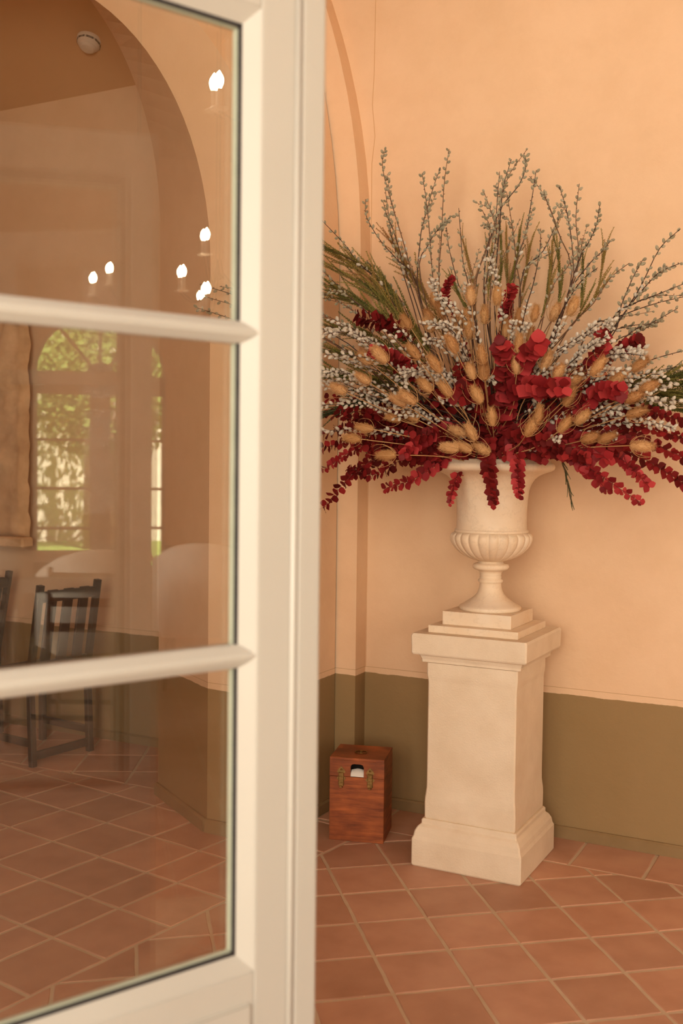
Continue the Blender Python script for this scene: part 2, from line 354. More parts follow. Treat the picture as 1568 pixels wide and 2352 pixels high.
# rear side of the rib
r5 = lay(bm, inB, 3.97); r6 = lay(bm, [(x, z) for x, z in exB], 4.215)
bmesh.ops.recalc_face_normals(bm, faces=bm.faces[:])
wl = struct(obj('wall_left', bm, M['wall']))
for e in wl.data.polygons: e.use_smooth = False
# thin second rib at the corner
bm = nb(); e1 = outline(-2.3, 2.36, 3.9); e2 = outline(-2.101, 2.49, 3.3)
a = lay(bm, e1, 4.225); b = lay(bm, e2, 4.225); c = lay(bm, e2, YB+.01); strip(bm, a, b); strip(bm, b, c); bmesh.ops.recalc_face_normals(bm, faces=bm.faces[:])
struct(obj('trim_1', bm, M['wall']))
# wall behind the rib on the left, and end wall
struct(boxobj('wall_far', (-7.2, -2.6, 4.63, 4.9, -.02, 3.62), M['wall']))
struct(boxobj('wall_side', (-7.4, -7.2, -2, 4.9, -.02, 5.0), M['wall']))
bm = nb(); prism(bm, [(-3.6, 0-.02), (-2.42, -.02), (-2.42, 3.3), (-3.6, 3.3)], 'y', 4.3, 4.34)
bm.free()
# pier core behind the splayed reveal
bm = nb(); prism(bm, [(-3.0, 3.972), (-2.3, 3.80), (-2.3, 4.62), (-3.0, 4.62)], 'z', -.02, 2.45); struct(obj('wall_pier', bm, M['wall']))
# vaulted ceiling of the back room
bm = nb(); P = [(3.975, 4.22), (4.10, 4.12), (4.25, 3.98), (4.40, 3.84), (4.52, 3.72), (4.64, 3.57)]
A_ = [bm.verts.new((-7.3, y, z)) for y, z in P]; B_ = [bm.verts.new((-2.7, y, z)) for y, z in P]
for i in range(len(P)-1): bm.faces.new((A_[i], B_[i], B_[i+1], A_[i+1]))
struct(obj('ceiling_1', bm, M['ceil'], smooth=True))
# ceiling of the hall, with the right end wall holding the arched window
struct(boxobj('ceiling', (-7.4, 10.2, -.95, 4.6, 5.0, 5.15), M['ceil']))
# unseen front wall added to darken the hall; openings shaped to steer the daylight
bm = nb()
for x0, x1, z0, z1 in ((-7.4, -1.55, -.02, 5.0), (-1.55, 1.2, 3.9, 5.0), (1.2, 2.4, -.02, 5.0), (2.4, 4.6, 3.2, 5.0), (4.6, 10.2, -.02, 5.0)): box(bm, x0, x1, -.95, -.65, z0, z1)
struct(obj('wall_front_blocker', bm, M['wall']))
# baseboards
def base_strip(name, p, q, h=.05, t=.014):
    p, q = Vector((*p, 0)), Vector((*q, 0)); d = (q-p); L = d.length; bm = nb()
    prism(bm, [(0, 0), (0, h), (-t*.5, h), (-t, h-.008), (-t, 0)], 'x', 0, L)
    ang = math.atan2(d.y, d.x); o = obj(name, bm, M['base']); o.location = p; o.rotation_euler = (0, 0, ang); return struct(o)
base_strip('baseboard_back', (-2.1, YB), (8, YB)); base_strip('baseboard_pier', (-2.51, 3.66), (-2.2, 3.66), .055, .02)
base_strip('baseboard_reveal', (-3.0, 3.97), (-2.51, 3.66), .055, .02); base_strip('baseboard_left', (-2.2, 3.66), (-2.2, 4.225), .05, .014)
base_strip('baseboard_corner', (-2.2, 4.225), (-2.101, 4.225)); base_strip('baseboard_far', (-7, 4.63), (-3.0, 4.63), .05)

# ------------------------------------------------------------------ right end wall with fanlight window
XE = 9.62; WC, WR, WZ = 1.317, .73, 2.52
bm = nb()
def arch_hole(n=16): return [(WC+WR, .35), (WC+WR, WZ)]+[(WC+WR*math.cos(PI*k/n), WZ+WR*math.sin(PI*k/n)) for k in range(1, n)]+[(WC-WR, WZ), (WC-WR, .35)]
H_ = arch_hole(); mid = WC
# wall as right half, left half, sill
rt = [p for p in H_ if p[0] >= WC-1e-6]; lf = [p for p in H_ if p[0] <= WC+1e-6]
prism(bm, [(4.6, 0), (4.6, 5), (WC, 5)]+[rt[-1]]+rt[-2::-1]+[(WC+WR, 0)], 'x', XE, XE+.25)
prism(bm, [(-2.0, 0), (WC-WR, 0)]+lf[::-1][:-1]+[lf[0]]+[(WC, 5), (-2.0, 5)], 'x', XE, XE+.25)
prism(bm, [(WC-WR, 0), (WC+WR, 0), (WC+WR, .35), (WC-WR, .35)], 'x', XE, XE+.25)
struct(obj('wall_right', bm, M['wall']))
wn = thing('window_1', 'arched fanlight window', 'window'); del wn['category']; del wn['label']; struct(wn)
bm = nb(); x0, x1 = XE+.05, XE+.11
def bar(p, q, w=.035):
    d = Vector((q[0]-p[0], q[1]-p[1])); n = Vector((-d.y, d.x)).normalized()*(w/2)
    prism(bm, [(p[0]+n.x, p[1]+n.y), (q[0]+n.x, q[1]+n.y), (q[0]-n.x, q[1]-n.y), (p[0]-n.x, p[1]-n.y)], 'x', x0, x1)
bar((WC-WR, .35), (WC-WR, WZ), .09); bar((WC+WR, .35), (WC+WR, WZ), .09)
for k in range(16): bar((WC+WR*math.cos(PI*k/16), WZ+WR*math.sin(PI*k/16)), (WC+WR*math.cos(PI*(k+1)/16), WZ+WR*math.sin(PI*(k+1)/16)), .07)
obj('window_frame', bm, M['door'], wn)
bm = nb(); bar((WC-WR, WZ-.1), (WC+WR, WZ-.1), .22); bar((WC, .35), (WC, WZ), .23); obj('transom', bm, M['door'], wn)
for aa in (50, 90, 130):
    bm = nb(); bar((WC, WZ), (WC+WR*math.cos(math.radians(aa)), WZ+WR*math.sin(math.radians(aa))), .035); obj('glazing_bar', bm, M['door'], wn)
bm = nb(); prism(bm, [(WC+.16*math.cos(PI*k/8), WZ+.16*math.sin(PI*k/8)) for k in range(9)], 'x', x0, x1); obj('hub', bm, M['door'], wn)
for zz in (.80, 1.25, 1.80):
    for s in (-1, 1):
        bm = nb(); bar((WC+s*.11, zz), (WC+s*WR, zz), .03); obj('glazing_bar', bm, M['door'], wn)
bm = nb(); prism(bm, H_, 'x', XE+.075, XE+.081); obj('pane', bm, M['glass'], wn)

# ------------------------------------------------------------------ glazed door leaves
def door_leaf(name, label, loc, rz, strip=True):
    """local x runs to the meeting edge, -y faces the viewer; glass edge at x=0"""
    root = thing(name, label, 'door', loc, rz)
    GL, ZB, ZT, FB = -.50, .740, 2.248, .046; zs = [ZB, 1.217, 1.257, 1.743, 1.780, ZT]
    def fr(nm, x0, x1, z0, z1, y0=0, y1=FB, bev=.003): return boxobj(nm, (x0, x1, y0, y1, z0, z1), M['door'], root, bev=bev, seg=2)
    fr('stile', .0276, .094, .04, 2.38); fr('stile', GL-.15, GL-.0276, .04, 2.38)
    fr('top_rail', GL-.0276, .0276, ZT+.0276, 2.38); 
    bm = nb(); box(bm, GL-.0276, .0276, 0, FB, .04, ZB-.0276, bev=.002)
    obj('bottom_rail', bm, M['door'], root)
    # raised field in the bottom rail
    bm = nb(); prism(bm, [(GL-.02, .14), (.020, .14), (.020, .662), (GL-.02, .662)], 'y', -.006, .004)
    bmesh.ops.bevel(bm, geom=bm.edges[:], offset=.004, segments=2, affect='EDGES'); obj('raised_panel', bm, M['door'], root)
    # meeting strip: rounded bead, then a proud flat strip
    if strip:
        bm = nb(); tube(bm, [(.1005, .003, .04), (.1005, .003, 2.38)], .0075, 10); obj('bead', bm, M['door'], root, smooth=True)
    if strip: fr('meeting_strip', .1065, .155, .04, 2.38, -.002, .040, .005)
    # glazing beads: mitred slopes
    bm = nb(); D = .016; f, g = 0.0, D; w = .0276; e = .006
    def quad(*p): bm.faces.new([bm.verts.new(q) for q in p])
    X0, X1 = GL, -e
    o_ = [(X0-w, ZB-w), (w, ZB-w), (w, ZT+w), (X0-w, ZT+w)]; i_ = [(X0, ZB), (0, ZB), (0, ZT), (X0, ZT)]
    for k in range(4):
        a, b, c, d = o_[k], o_[(k+1) % 4], i_[(k+1) % 4], i_[k]
        quad((a[0], f, a[1]), (b[0], f, b[1]), (c[0], g, c[1]), (d[0], g, d[1]))
        quad((d[0], g, d[1]), (c[0], g, c[1]), (c[0], FB-.004, c[1]), (d[0], FB-.004, d[1]))
    bmesh.ops.recalc_face_normals(bm, faces=bm.faces[:]); obj('glazing_bead', bm, M['door'], root)
    for z0, z1 in ((zs[1], zs[2]), (zs[3], zs[4])):
        bm = nb(); zm = (z0+z1)/2; P = [(z0, D+.003), (z0, D), (z0+.003, D-.004), (zm-.006, .0025), (zm, .0005), (zm+.006, .0025), (z1-.003, D-.004), (z1, D), (z1, D+.003)]
        def endx(z): return .0 + max(0, (1-abs(z-zm)/((z1-z0)/2)))*w
        A = [bm.verts.new((GL-endx(z), y, z)) for z, y in P]; B = [bm.verts.new((endx(z), y, z)) for z, y in P]
        for i in range(len(P)-1): bm.faces.new((A[i], B[i], B[i+1], A[i+1]))
        bm.faces.new((A[-1], B[-1], B[0], A[0])); bmesh.ops.recalc_face_normals(bm, faces=bm.faces[:]); obj('muntin', bm, M['door'], root)
        bm = nb(); box(bm, GL, 0, D+.006, FB-.004, z0+.002, z1-.002); obj('muntin_back', bm, M['door'], root)
    for z0, z1 in ((zs[0], zs[1]), (zs[2], zs[3]), (zs[4], zs[5])):
        bm = nb(); box(bm, GL, 0, D+.002, D+.0045, z0, z1); pn = obj('glass_pane', bm, M['glass'], root)
        bm = nb(); box(bm, GL, 0, D+.0175, D+.020, z0, z1); obj('glass_pane', bm, M['glass'], root)
    for (xa, xb, za, zb) in ((-.0062, 0, ZB, ZT), (GL, GL+.0062, ZB, ZT), (GL, 0, ZB, ZB+.0062), (GL, 0, ZT-.0062, ZT)):
        boxobj('gasket', (xa, xb, D-.001, D+.0018, za, zb), M['gasket'], root)
    for (xa, xb, za, zb) in ((-.0085, -.0002, ZB, ZT), (GL, GL+.0085, ZB, ZT), (GL, 0, ZB, ZB+.0085), (GL, 0, ZT-.0085, ZT)):
        boxobj('spacer', (xa, xb, D+.005, D+.0135, za, zb), M['spacer'], root)
    return root
P0 = CAMP+ray(560, 1100)*1.7
# door direction in room axes
dang = math.atan2(.90851, .41787)
door_leaf('glazed_door', 'cream glazed door leaf standing open in the foreground, three panes', (P0.x, P0.y, 0), dang)
door_leaf('glazed_door', 'twin cream glazed door leaf seen only reflected in the near door glass', (.145, 1.287, 0), PI/2, False)

# ------------------------------------------------------------------ pedestal, slabs, urn
PC = Vector((-1.384, 3.951, 0))
pd = thing('pedestal', 'square pale limestone pedestal standing on the terracotta floor', 'pedestal', PC)
def rough_stone(o, amp=.0015, cuts=3):
    return o
bm = nb(); sqloft(bm, [(.217, 0), (.221, .006), (.2205, .105), (.215, .118), (.2145, .122), (.212, .135), (.203, .152), (.194, .160), (.192, .163), (.192, .176), (.188, .182)]); obj('base', bm, M['lime'], pd)
bm = nb()
SH = [(.181, .182), (.183, .187), (.1835, .240), (.1825, .265), (.180, .285), (.1785, .30), (.178, .33), (.178, .715), (.1785, .722), (.181, .738), (.182, .750), (.182, .792)]
# the faces toward the room stay flat, the profile shows on the side silhouettes
sqloft(bm, SH); obj('shaft', bm, M['lime'], pd)
bm = nb(); sqloft(bm, [(.178, .792), (.198, .7965), (.1985, .806), (.205, .822), (.210, .828), (.226, .828), (.229, .834), (.2305, .900), (.226, .909)]); obj('capital', bm, M['lime'], pd)
o = boxobj('marble_slab', (-.18, .18, -.18, .18, 0, .0285), M['marble'], bev=.003, seg=2); o.location = PC+Vector((0, 0, .909)); tag(o, 'wide lower marble slab lying on top of the limestone pedestal', 'slab')
o = boxobj('marble_slab', (-.1385, .1385, -.1385, .1385, 0, .0525), M['marble'], bev=.003, seg=2); o.location = PC+Vector((0, 0, .9375)); tag(o, 'small thick marble slab directly under the foot of the urn', 'slab')
UZ = .990; K = .000446
def prof(l): return [(r*K, (1365-y)*K) for y, r in l]
urn = thing('urn', 'cream marble urn with fluted bowl holding the dried flowers', 'urn', PC+Vector((.006, .003, UZ)))
bm = nb(); lathe(bm, prof([(1365, 262), (1360, 270), (1340, 271), (1330, 266), (1318, 240), (1295, 205), (1270, 168), (1250, 142), (1225, 120), (1200, 108), (1170, 99), (1135, 95), (1128, 97), (1122, 106), (1110, 111), (1098, 106), (1092, 96), (1086, 92), (1080, 97), (1072, 94), (1062, 92), (1056, 97), (1046, 93), (1030, 102), (1018, 116), (1014, 128), (1008, 146), (996, 158), (980, 161), (966, 155), (958, 140), (955, 112), (936, 110)]), 64)
obj('foot', bm, M['marble'], urn, smooth=True)
NG = 24
def gad(r, z, a, k):
    y = 1365-z/K
    if y > 930 or y < 682: return r
    w = min(1, (930-y)/25, (y-682)/14 if y < 696 else 1)
    return r*(1-.055*w*(1-abs(math.sin(NG*a/2))**.55))
bm = nb(); lathe(bm, prof([(940, 100), (934, 118), (928, 140), (918, 175), (905, 207), (890, 237), (870, 268), (845, 298), (820, 322), (790, 344), (760, 357), (735, 362), (715, 360), (700, 352), (690, 340), (684, 328), (678, 318)]), NG*12, gad); obj('fluted_bowl', bm, M['marble'], urn, smooth=True)
bm = nb(); lathe(bm, prof([(680, 322), (672, 322), (664, 322), (660, 320), (655, 312), (648, 309), (600, 306), (540, 306), (480, 307), (420, 310), (360, 315), (310, 322), (270, 334), (240, 350), (210, 372), (185, 402), (168, 436), (155, 470), (145, 505), (138, 520), (130, 532), (112, 540), (90, 538), (74, 524), (66, 505), (45, 498), (40, 480), (60, 440), (100, 380), (160, 330)]), 96, close_top=True); obj('vessel', bm, M['marble'], urn, smooth=True)

# ------------------------------------------------------------------ wooden box
bx_ = thing('wooden_box', 'small reddish stained wooden box with two latches standing in the wall corner', 'box', (-2.014, 3.824, 0), math.radians(15.3))
BW, BD, BH, ZS = .228, .205, .348, .268
bm = nb(); t_ = .012
for d in ((0, BW, 0, t_, .0, ZS), (0, BW, BD-t_, BD, 0, ZS), (0, t_, t_, BD-t_, 0, ZS), (BW-t_, BW, t_, BD-t_, 0, ZS), (t_, BW-t_, t_, BD-t_, 0, .01)): box(bm, *d, bev=.0012)
body_ = obj('body', bm, M['box'], bx_)
bm = nb(); zs0 = ZS+.0015; cxn = BW*.505; hw = .028; ht = .323-zs0
arcn = [(cxn+hw, zs0), (cxn+hw, zs0+ht-.012), (cxn+hw-.005, zs0+ht-.003), (cxn+hw-.014, zs0+ht), (cxn-hw+.014, zs0+ht), (cxn-hw+.005, zs0+ht-.003), (cxn-hw, zs0+ht-.012), (cxn-hw, zs0)]
prism(bm, [(0, zs0)]+arcn[::-1]+[(BW, zs0), (BW, BH-t_), (0, BH-t_)], 'y', 0, t_)
for d in ((0, BW, BD-t_, BD, zs0, BH-t_), (0, t_, t_, BD-t_, zs0, BH-t_), (BW-t_, BW, t_, BD-t_, zs0, BH-t_), (0, BW, 0, BD, BH-t_, BH)): box(bm, *d, bev=.001)
lid_ = obj('lid', bm, M['box'], bx_)
boxobj('shade_sheet', (t_+.002, BW-t_-.002, .07, .075, .02, BH-t_-.002), M['dark'], bx_)  # dark sheet added as the shade behind the lid notch
bm = nb(); n = 8   # tissue curling out of the slot
rows_ = []
for i in range(n+1):
    x = cxn-hw*.98+2*hw*.98*i/n; q = math.sin(PI*i/n)
    rows_.append([bm.verts.new((x, .055, zs0-.03)), bm.verts.new((x, .04, zs0+.018+.008*q)), bm.verts.new((x, .022, zs0+.024+.006*q)), bm.verts.new((x, .006, zs0+.012+.004*q)), bm.verts.new((x, .001, zs0+.001))])
for a, b in zip(rows_, rows_[1:]):
    for j in range(4): bm.faces.new((a[j], b[j], b[j+1], a[j+1]))
obj('tissue', bm, M['white'], bx_, smooth=True)
for fx in (.215, .745):
    x = BW*fx; z = .266; bm = nb()
    prism(bm, [(x-.006, z+.012), (x-.018, z+.022), (x-.011, z+.034), (x-.005, z+.040), (x, z+.046), (x+.005, z+.040), (x+.011, z+.034), (x+.018, z+.022), (x+.006, z+.012)], 'y', -.0022, 0)
    prism(bm, [(x-.019, z-.006), (x-.011, z-.014), (x-.012, z-.034), (x+.012, z-.034), (x+.011, z-.014), (x+.019, z-.006), (x+.014, z+.003), (x-.014, z+.003)], 'y', -.0022, 0)
    box(bm, x-.011, x+.011, -.0065, -.0022, z-.036, z+.020, bev=.0015)
    for k in range(4): box(bm, x-.0115, x+.0115, -.0085, -.006, z-.024+k*.013, z-.021+k*.013, bev=.0006)
    tube(bm, [(x, -.004, z+.030), (x, -.0015, z+.034)], .004, 8); box(bm, x-.007, x+.007, -.011, -.004, z-.043, z-.035, bev=.002)
    obj('latch', bm, M['brass'], body_)
bm = nb(); cx_, cy_ = BW*.5, BD*.42
tube(bm, [(cx_+.024*math.cos(2*PI*k/20), cy_+.020*math.sin(2*PI*k/20), BH+.0035) for k in range(21)], .0022, 6)
box(bm, cx_-.006, cx_+.006, cy_+.006, cy_+.024, BH, BH+.004, bev=.001); tube(bm, [(cx_, cy_-.004, BH+.001), (cx_, cy_-.004, BH+.007)], .004, 8)
obj('ring_pull', bm, M['brass'], lid_, smooth=False)

# ------------------------------------------------------------------ back room: smoke detector, carved panel, folding chairs
sd = thing('smoke_detector', 'round off-white smoke detector on the vault beyond the arch', 'smoke detector', (-3.835, 4.455, 3.788)); sd.rotation_euler = (math.radians(-20), 0, 0)
bm = nb(); lathe(bm, [(.066, 0), (.066, -.012), (.062, -.016)][::-1], 40); obj('mount', bm, M['plastic'], sd, smooth=False)
bm = nb(); lathe(bm, [(.060, -.016), (.060, -.030), (.052, -.040), (.045, -.044), (.045, -.050), (.034, -.060), (.012, -.064)][::-1], 40); obj('cover', bm, M['plastic'], sd, smooth=False)
for k in range(8):
    a = 2*PI*k/8; bm = nb()
    for zz in (-.021, -.027): box(bm, .0585, .0612, -.019, .019, zz-.0012, zz+.0012, mat=Matrix.Rotation(a, 4, 'Z'))
    obj('vent_slot', bm, M['dark'], sd)
cp = thing('stone_relief', 'weathered carved stone relief panel on the wall beyond the arch', 'relief', (-4.75, 4.55, 1.12))
bm = nb(); nx_, nz_ = 30, 46; g = []
import mathutils.noise as mn
for j in range(nz_+1):
    row = []
    for i in range(nx_+1):
        x = -.40+.80*i/nx_; z = 1.32*j/nz_; n_ = mn.noise(Vector((x*7, z*7, 3)))+.5*mn.noise(Vector((x*17, z*17, 9)))
        e = 0 if 0 < i < nx_ and 0 < j < nz_ else .04
        fc = .05*math.exp(-((x-.18)**2+(z-.98)**2)/.012)
        row.append(bm.verts.new((x, -.045-.03*n_-fc+e, z)))
    g.append(row)
for j in range(nz_):
    for i in range(nx_): bm.faces.new((g[j][i], g[j][i+1], g[j+1][i+1], g[j+1][i]))
obj('carving', bm, M['stone'], cp, smooth=True); boxobj('ledge', (-.43, .43, -.09, 0, -.06, 0), M['stone'], cp, bev=.01)
def dark_chair(label, loc, rz):
    c = thing('slatted_chair', label, 'chair', loc, rz); m = M['walnut']
    def leg(nm, p, q, w=.034, d=.030):
        bm = nb(); dv = Vector(q)-Vector(p); L = dv.length; box(bm, -w/2, w/2, -d/2, d/2, 0, L, bev=.002)
        bmesh.ops.transform(bm, matrix=Matrix.Translation(Vector(p)) @ dv.to_track_quat('Z', 'Y').to_matrix().to_4x4(), verts=bm.verts[:]); return obj(nm, bm, m, c)
    for s in (-.19, .19):
        leg('leg', (s, .19, 0), (s, .17, .46)); leg('back_post', (s, .17, .46), (s, .25, .93)); leg('leg', (s, -.19, 0), (s, -.19, .44))
        boxobj('stretcher', (s-.012, s+.012, -.19, .18, .10, .135), m, c)
        boxobj('side_rail', (s-.012, s+.012, -.19, .17, .39, .44), m, c)
    for k in range(6): boxobj('seat_slat', (-.20, .20, -.20+k*.062, -.20+k*.062+.052, .44, .458), m, c, bev=.002)
    for x in (-.105, 0, .105): leg('back_splat', (x, .175, .50), (x, .243, .90), .062, .014)
    boxobj('top_rail', (-.19, .19, .228, .252, .84, .895), m, c, bev=.003); boxobj('lower_rail', (-.19, .19, .165, .19, .49, .53), m, c, bev=.003)
    boxobj('stretcher', (-.19, .19, .17, .19, .03, .07), m, c)
    return c
dark_chair('dark walnut slatted chair standing beyond the arch, seen through the middle pane', (-3.98, 4.22, 0), math.radians(-97))
dark_chair('dark walnut slatted chair cut by the left picture edge, behind the glass', (-4.60, 4.20, 0), math.radians(-75))

# ------------------------------------------------------------------ the hall that the door glass mirrors
def lounge(label, loc, rz, group=None):
    c = thing('armchair', label, 'chair', loc, rz, group)
    bm = nb(); n = 18
    for (ri, ro, z0, z1) in ((.27, .34, .40, 1.02),):
        ring = []
        for i in range(n+1):
            a = math.radians(-20)+math.radians(220)*i/n; h = z1-.16*(1-math.sin(max(0, min(PI, a+.0))))
            ring.append([bm.verts.new((ri*math.cos(a), ri*math.sin(a), z0)), bm.verts.new((ri*math.cos(a), ri*math.sin(a), h-.02)), bm.verts.new(((ri+ro)/2*math.cos(a), (ri+ro)/2*math.sin(a), h)), bm.verts.new((ro*math.cos(a), ro*math.sin(a), h-.02)), bm.verts.new((ro*math.cos(a), ro*math.sin(a), z0))])
        for a, b in zip(ring, ring[1:]):
            for j in range(5): bm.faces.new((a[j], b[j], b[(j+1) % 5], a[(j+1) % 5]))
        bm.faces.new(ring[0]); bm.faces.new(ring[-1][::-1])
    bmesh.ops.recalc_face_normals(bm, faces=bm.faces[:]); obj('backrest', bm, M['white'], c, smooth=True)
    bm = nb(); box(bm, -.27, .27, -.27, .24, .36, .47, bev=.03, seg=3); obj('seat', bm, M['white'], c, smooth=True)
    for sx in (-.22, .22):
        for sy in (-.22, .20): bm = nb(); tube(bm, [(sx*1.1, sy*1.1, 0), (sx, sy, .37)], [.013, .020], 8); obj('leg', bm, M['oak'], c)
    return c
def wtable(label, loc, rz, L=1.5, Wd=.8):
    c = thing('dining_table', label, 'table', loc, rz); boxobj('tabletop', (-L/2, L/2, -Wd/2, Wd/2, .71, .745), M['white'], c, bev=.004)
    for sx in (-1, 1):
        for sy in (-1, 1): boxobj('leg', (sx*(L/2-.08)-.025, sx*(L/2-.08)+.025, sy*(Wd/2-.08)-.025, sy*(Wd/2-.08)+.025, 0, .71), M['oak'], c, bev=.003)
    boxobj('apron', (-L/2+.1, L/2-.1, -Wd/2+.07, Wd/2-.07, .64, .70), M['oak'], c); return c
lounge('white rounded armchair in the hall, mirrored at the left of the middle pane', (5.7, .45, 0), math.radians(95))
lounge('white rounded armchair in the hall, mirrored beside the door stile', (4.75, 1.98, 0), math.radians(100))
lounge('white rounded armchair in the hall, mirrored under the arched window', (4.25, 1.22, 0), math.radians(80))
wtable('white topped dining table in the hall, mirrored under the arched window', (6.9, 1.0, 0), PI/2)
def wood_chair(label, loc, rz):
    c = thing('dining_chair', label, 'chair', loc, rz)
    for s in (-.19, .19):
        bm = nb(); tube(bm, [(s, .19, 0), (s, .18, .45), (s, .24, .96)], [.016, .018, .014], 8); obj('leg', bm, M['oak'], c)
        bm = nb(); tube(bm, [(s, -.19, 0), (s, -.19, .44)], .017, 8); obj('leg', bm, M['oak'], c)
    boxobj('seat', (-.21, .21, -.21, .20, .43, .46), M['oak'], c, bev=.006)
    for z in (.60, .74, .88): boxobj('back_slat', (-.18, .18, .18+(z-.45)*.11, .195+(z-.45)*.11, z, z+.05), M['oak'], c, bev=.004)
    for y in (-.19, .185): boxobj('stretcher', (-.18, .18, y-.01, y+.01, .20, .225), M['oak'], c)
    return c
wood_chair('brown wooden ladder-back chair in the hall, mirrored beneath the window', (3.2, 1.12, 0), math.radians(-75))
wood_chair('brown wooden ladder-back chair in the hall, mirrored at the far left', (3.1, .66, 0), math.radians(-110))

# chandeliers: iron hoops with candle bulbs
def chandelier(label, loc, bulbs, zc, top=5.0):
    c = thing('chandelier', label, 'chandelier', loc)
    bm = nb(); tube(bm, [(0, 0, 0), (0, 0, top-loc[2])], .006, 8); tube(bm, [(0, 0, -.05), (0, 0, .05)], [.03, .012], 10); obj('rod', bm, M['iron'], c)
    for bxp in bulbs:
        d = Vector(bxp)-Vector(loc); bm = nb(); n = 12; base = d-Vector((0, 0, .10)); pts = []
        for k in range(n+1):
            t = k/n; pts.append(Vector((d.x*t, d.y*t, base.z*t - .10*math.sin(PI*t))))
        tube(bm, pts, .0045, 6); obj('arm', bm, M['iron'], c)
        bm = nb(); lathe(bm, [(.012, -.10), (.030, -.095), (.032, -.09), (.011, -.088), (.011, -.025)], 16); ch_ = obj('candle_holder', bm, M['plastic'], c, loc=d)
        bm = nb(); lathe(bm, [(.008, -.025), (.015, -.010), (.0175, .004), (.014, .018), (.007, .030), (.001, .038)], 14); obj('bulb', bm, M['bulb'], ch_, smooth=True)
    return c
chandelier('iron candle chandelier nearest the door, its highest bulb mirrored in the top pane', (1.25, 2.05, 2.95), [(1.048, 1.64, 2.86), (1.75, 2.15, 2.86), (1.40, 2.55, 2.86), (.80, 2.3, 2.86)], 2.9)
chandelier('iron candle chandelier deeper in the hall, mirrored right of the arch', (2.90, 1.86, 2.56), [(2.654, 1.769, 2.678), (2.673, 1.657, 2.495), (2.641, 1.774, 2.413), (3.1, 2.35, 2.5)], 2.6)
chandelier('iron candle chandelier farthest away, two bulbs mirrored at the left', (3.9, 1.5, 2.56), [(3.582, 1.321, 2.655), (3.601, 1.23, 2.597), (4.2, 1.9, 2.62)], 2.6)

# garden outside the fanlight window
struct(boxobj('ground', (9.9, 24, -8, 10, -.25, -.06), M['lawn']))
w_ = boxobj('bright_backdrop', (19.5, 19.8, -7, 9, -.1, 5.5), M['plastic']); tag(w_, 'added pale wall behind the garden trees, brightening the window view', 'wall')  # pale surface added to brighten what the arched window shows
def tree(label, x, y, h, cr, seed):
    rr = random.Random(seed); c = thing('garden_tree', label, 'tree', (x, y, -.06))
    bm = nb(); tube(bm, [(0, 0, 0), (.05, 0, h*.35), (0, .08, h*.7)], [.14, .10, .05], 10); obj('trunk', bm, M['oak'], c, smooth=True)
    bm = nb()
    for k in range(3600):
        a = rr.uniform(0, 2*PI); b = math.acos(rr.uniform(-1, 1)); q = cr*rr.uniform(.35, 1)**.6
        p = Vector((q*math.sin(b)*math.cos(a), q*math.sin(b)*math.sin(a), h*.62+q*.95*math.cos(b)))
        d = Vector((rr.uniform(-1, 1), rr.uniform(-1, 1), rr.uniform(-1, 1))).normalized(); e = d.orthogonal().normalized(); s = rr.uniform(.05, .11)
        vs = [bm.verts.new(p+d*s), bm.verts.new(p+e*s*.5), bm.verts.new(p-d*s), bm.verts.new(p-e*s*.5)]; bm.faces.new(vs)
    o = obj('foliage', bm, M['tree'], c); o['kind'] = 'stuff'; return c
tree('leafy green tree outside the arched window, nearest', 13.6, 1.5, 4.6, 1.3, 1)
tree('broad pale green tree outside, right of the nearest one', 15.2, -1.2, 4.6, 1.3, 2)
tree('tall green tree outside at the back of the garden', 17.5, 1.2, 6.5, 1.9, 3)
tree('low bushy green tree outside, left behind the others', 15.2, 4.3, 3.6, 1.2, 4)

# ------------------------------------------------------------------ the dried flowers
RIM = PC+Vector((0, 0, UZ+1365*K-.04))
def spline(pts, n):
    """Catmull-Rom through pts, n samples"""
    P = [pts[0]*2-pts[1]]+list(pts)+[pts[-1]*2-pts[-2]]; out = []; m = len(pts)-1
    for k in range(n+1):
        t = k/n*m; i = min(int(t), m-1); f = t-i; a, b, c, d = P[i], P[i+1], P[i+2], P[i+3]
        out.append(.5*((2*b)+(c-a)*f+(2*a-5*b+4*c-d)*f*f+(3*b-a-3*c+d)*f**3))
    return out
def path_from_px(px, w, base=None):
    """px: picture points from the urn outward; the stem lies in a plane leaning w metres from the urn axis toward (+) the wall at its tip"""
    b = base or RIM+Vector((R.uniform(-.12, .12), R.uniform(-.10, .10), R.uniform(-.02, .0)))
    pts = [b]
    tot = len(px)
    for k, p in enumerate(px):
        f = (k+1)/tot; f = f**.8; y = PC.y+w*f+(b.y-PC.y)*(1-f); q = at_y(p[0], p[1], y); pts.append(q)
    return pts
def ylim(x): return 4.30 if x > -1.93 else max(3.60, 4.30-(-1.93-x)*3.2)
def clampw(q):
    q.y = min(q.y, ylim(q.x)); return q
def frame_of(d, up=Vector((0, 0, 1))):
    d = d.normalized(); s = d.cross(up)
    s = s.normalized() if s.length > 1e-3 else Vector((1, 0, 0)); return d, s, s.cross(d)
def orient(p, zdir, xhint, scale):
    z = zdir.normalized(); x = (xhint-z*xhint.dot(z))
    x = x.normalized() if x.length > 1e-4 else z.orthogonal().normalized(); y = z.cross(x); m = Matrix((x, y, z)).transposed().to_4x4()
    return Matrix.Translation(p) @ m @ Matrix.Scale(scale, 4)
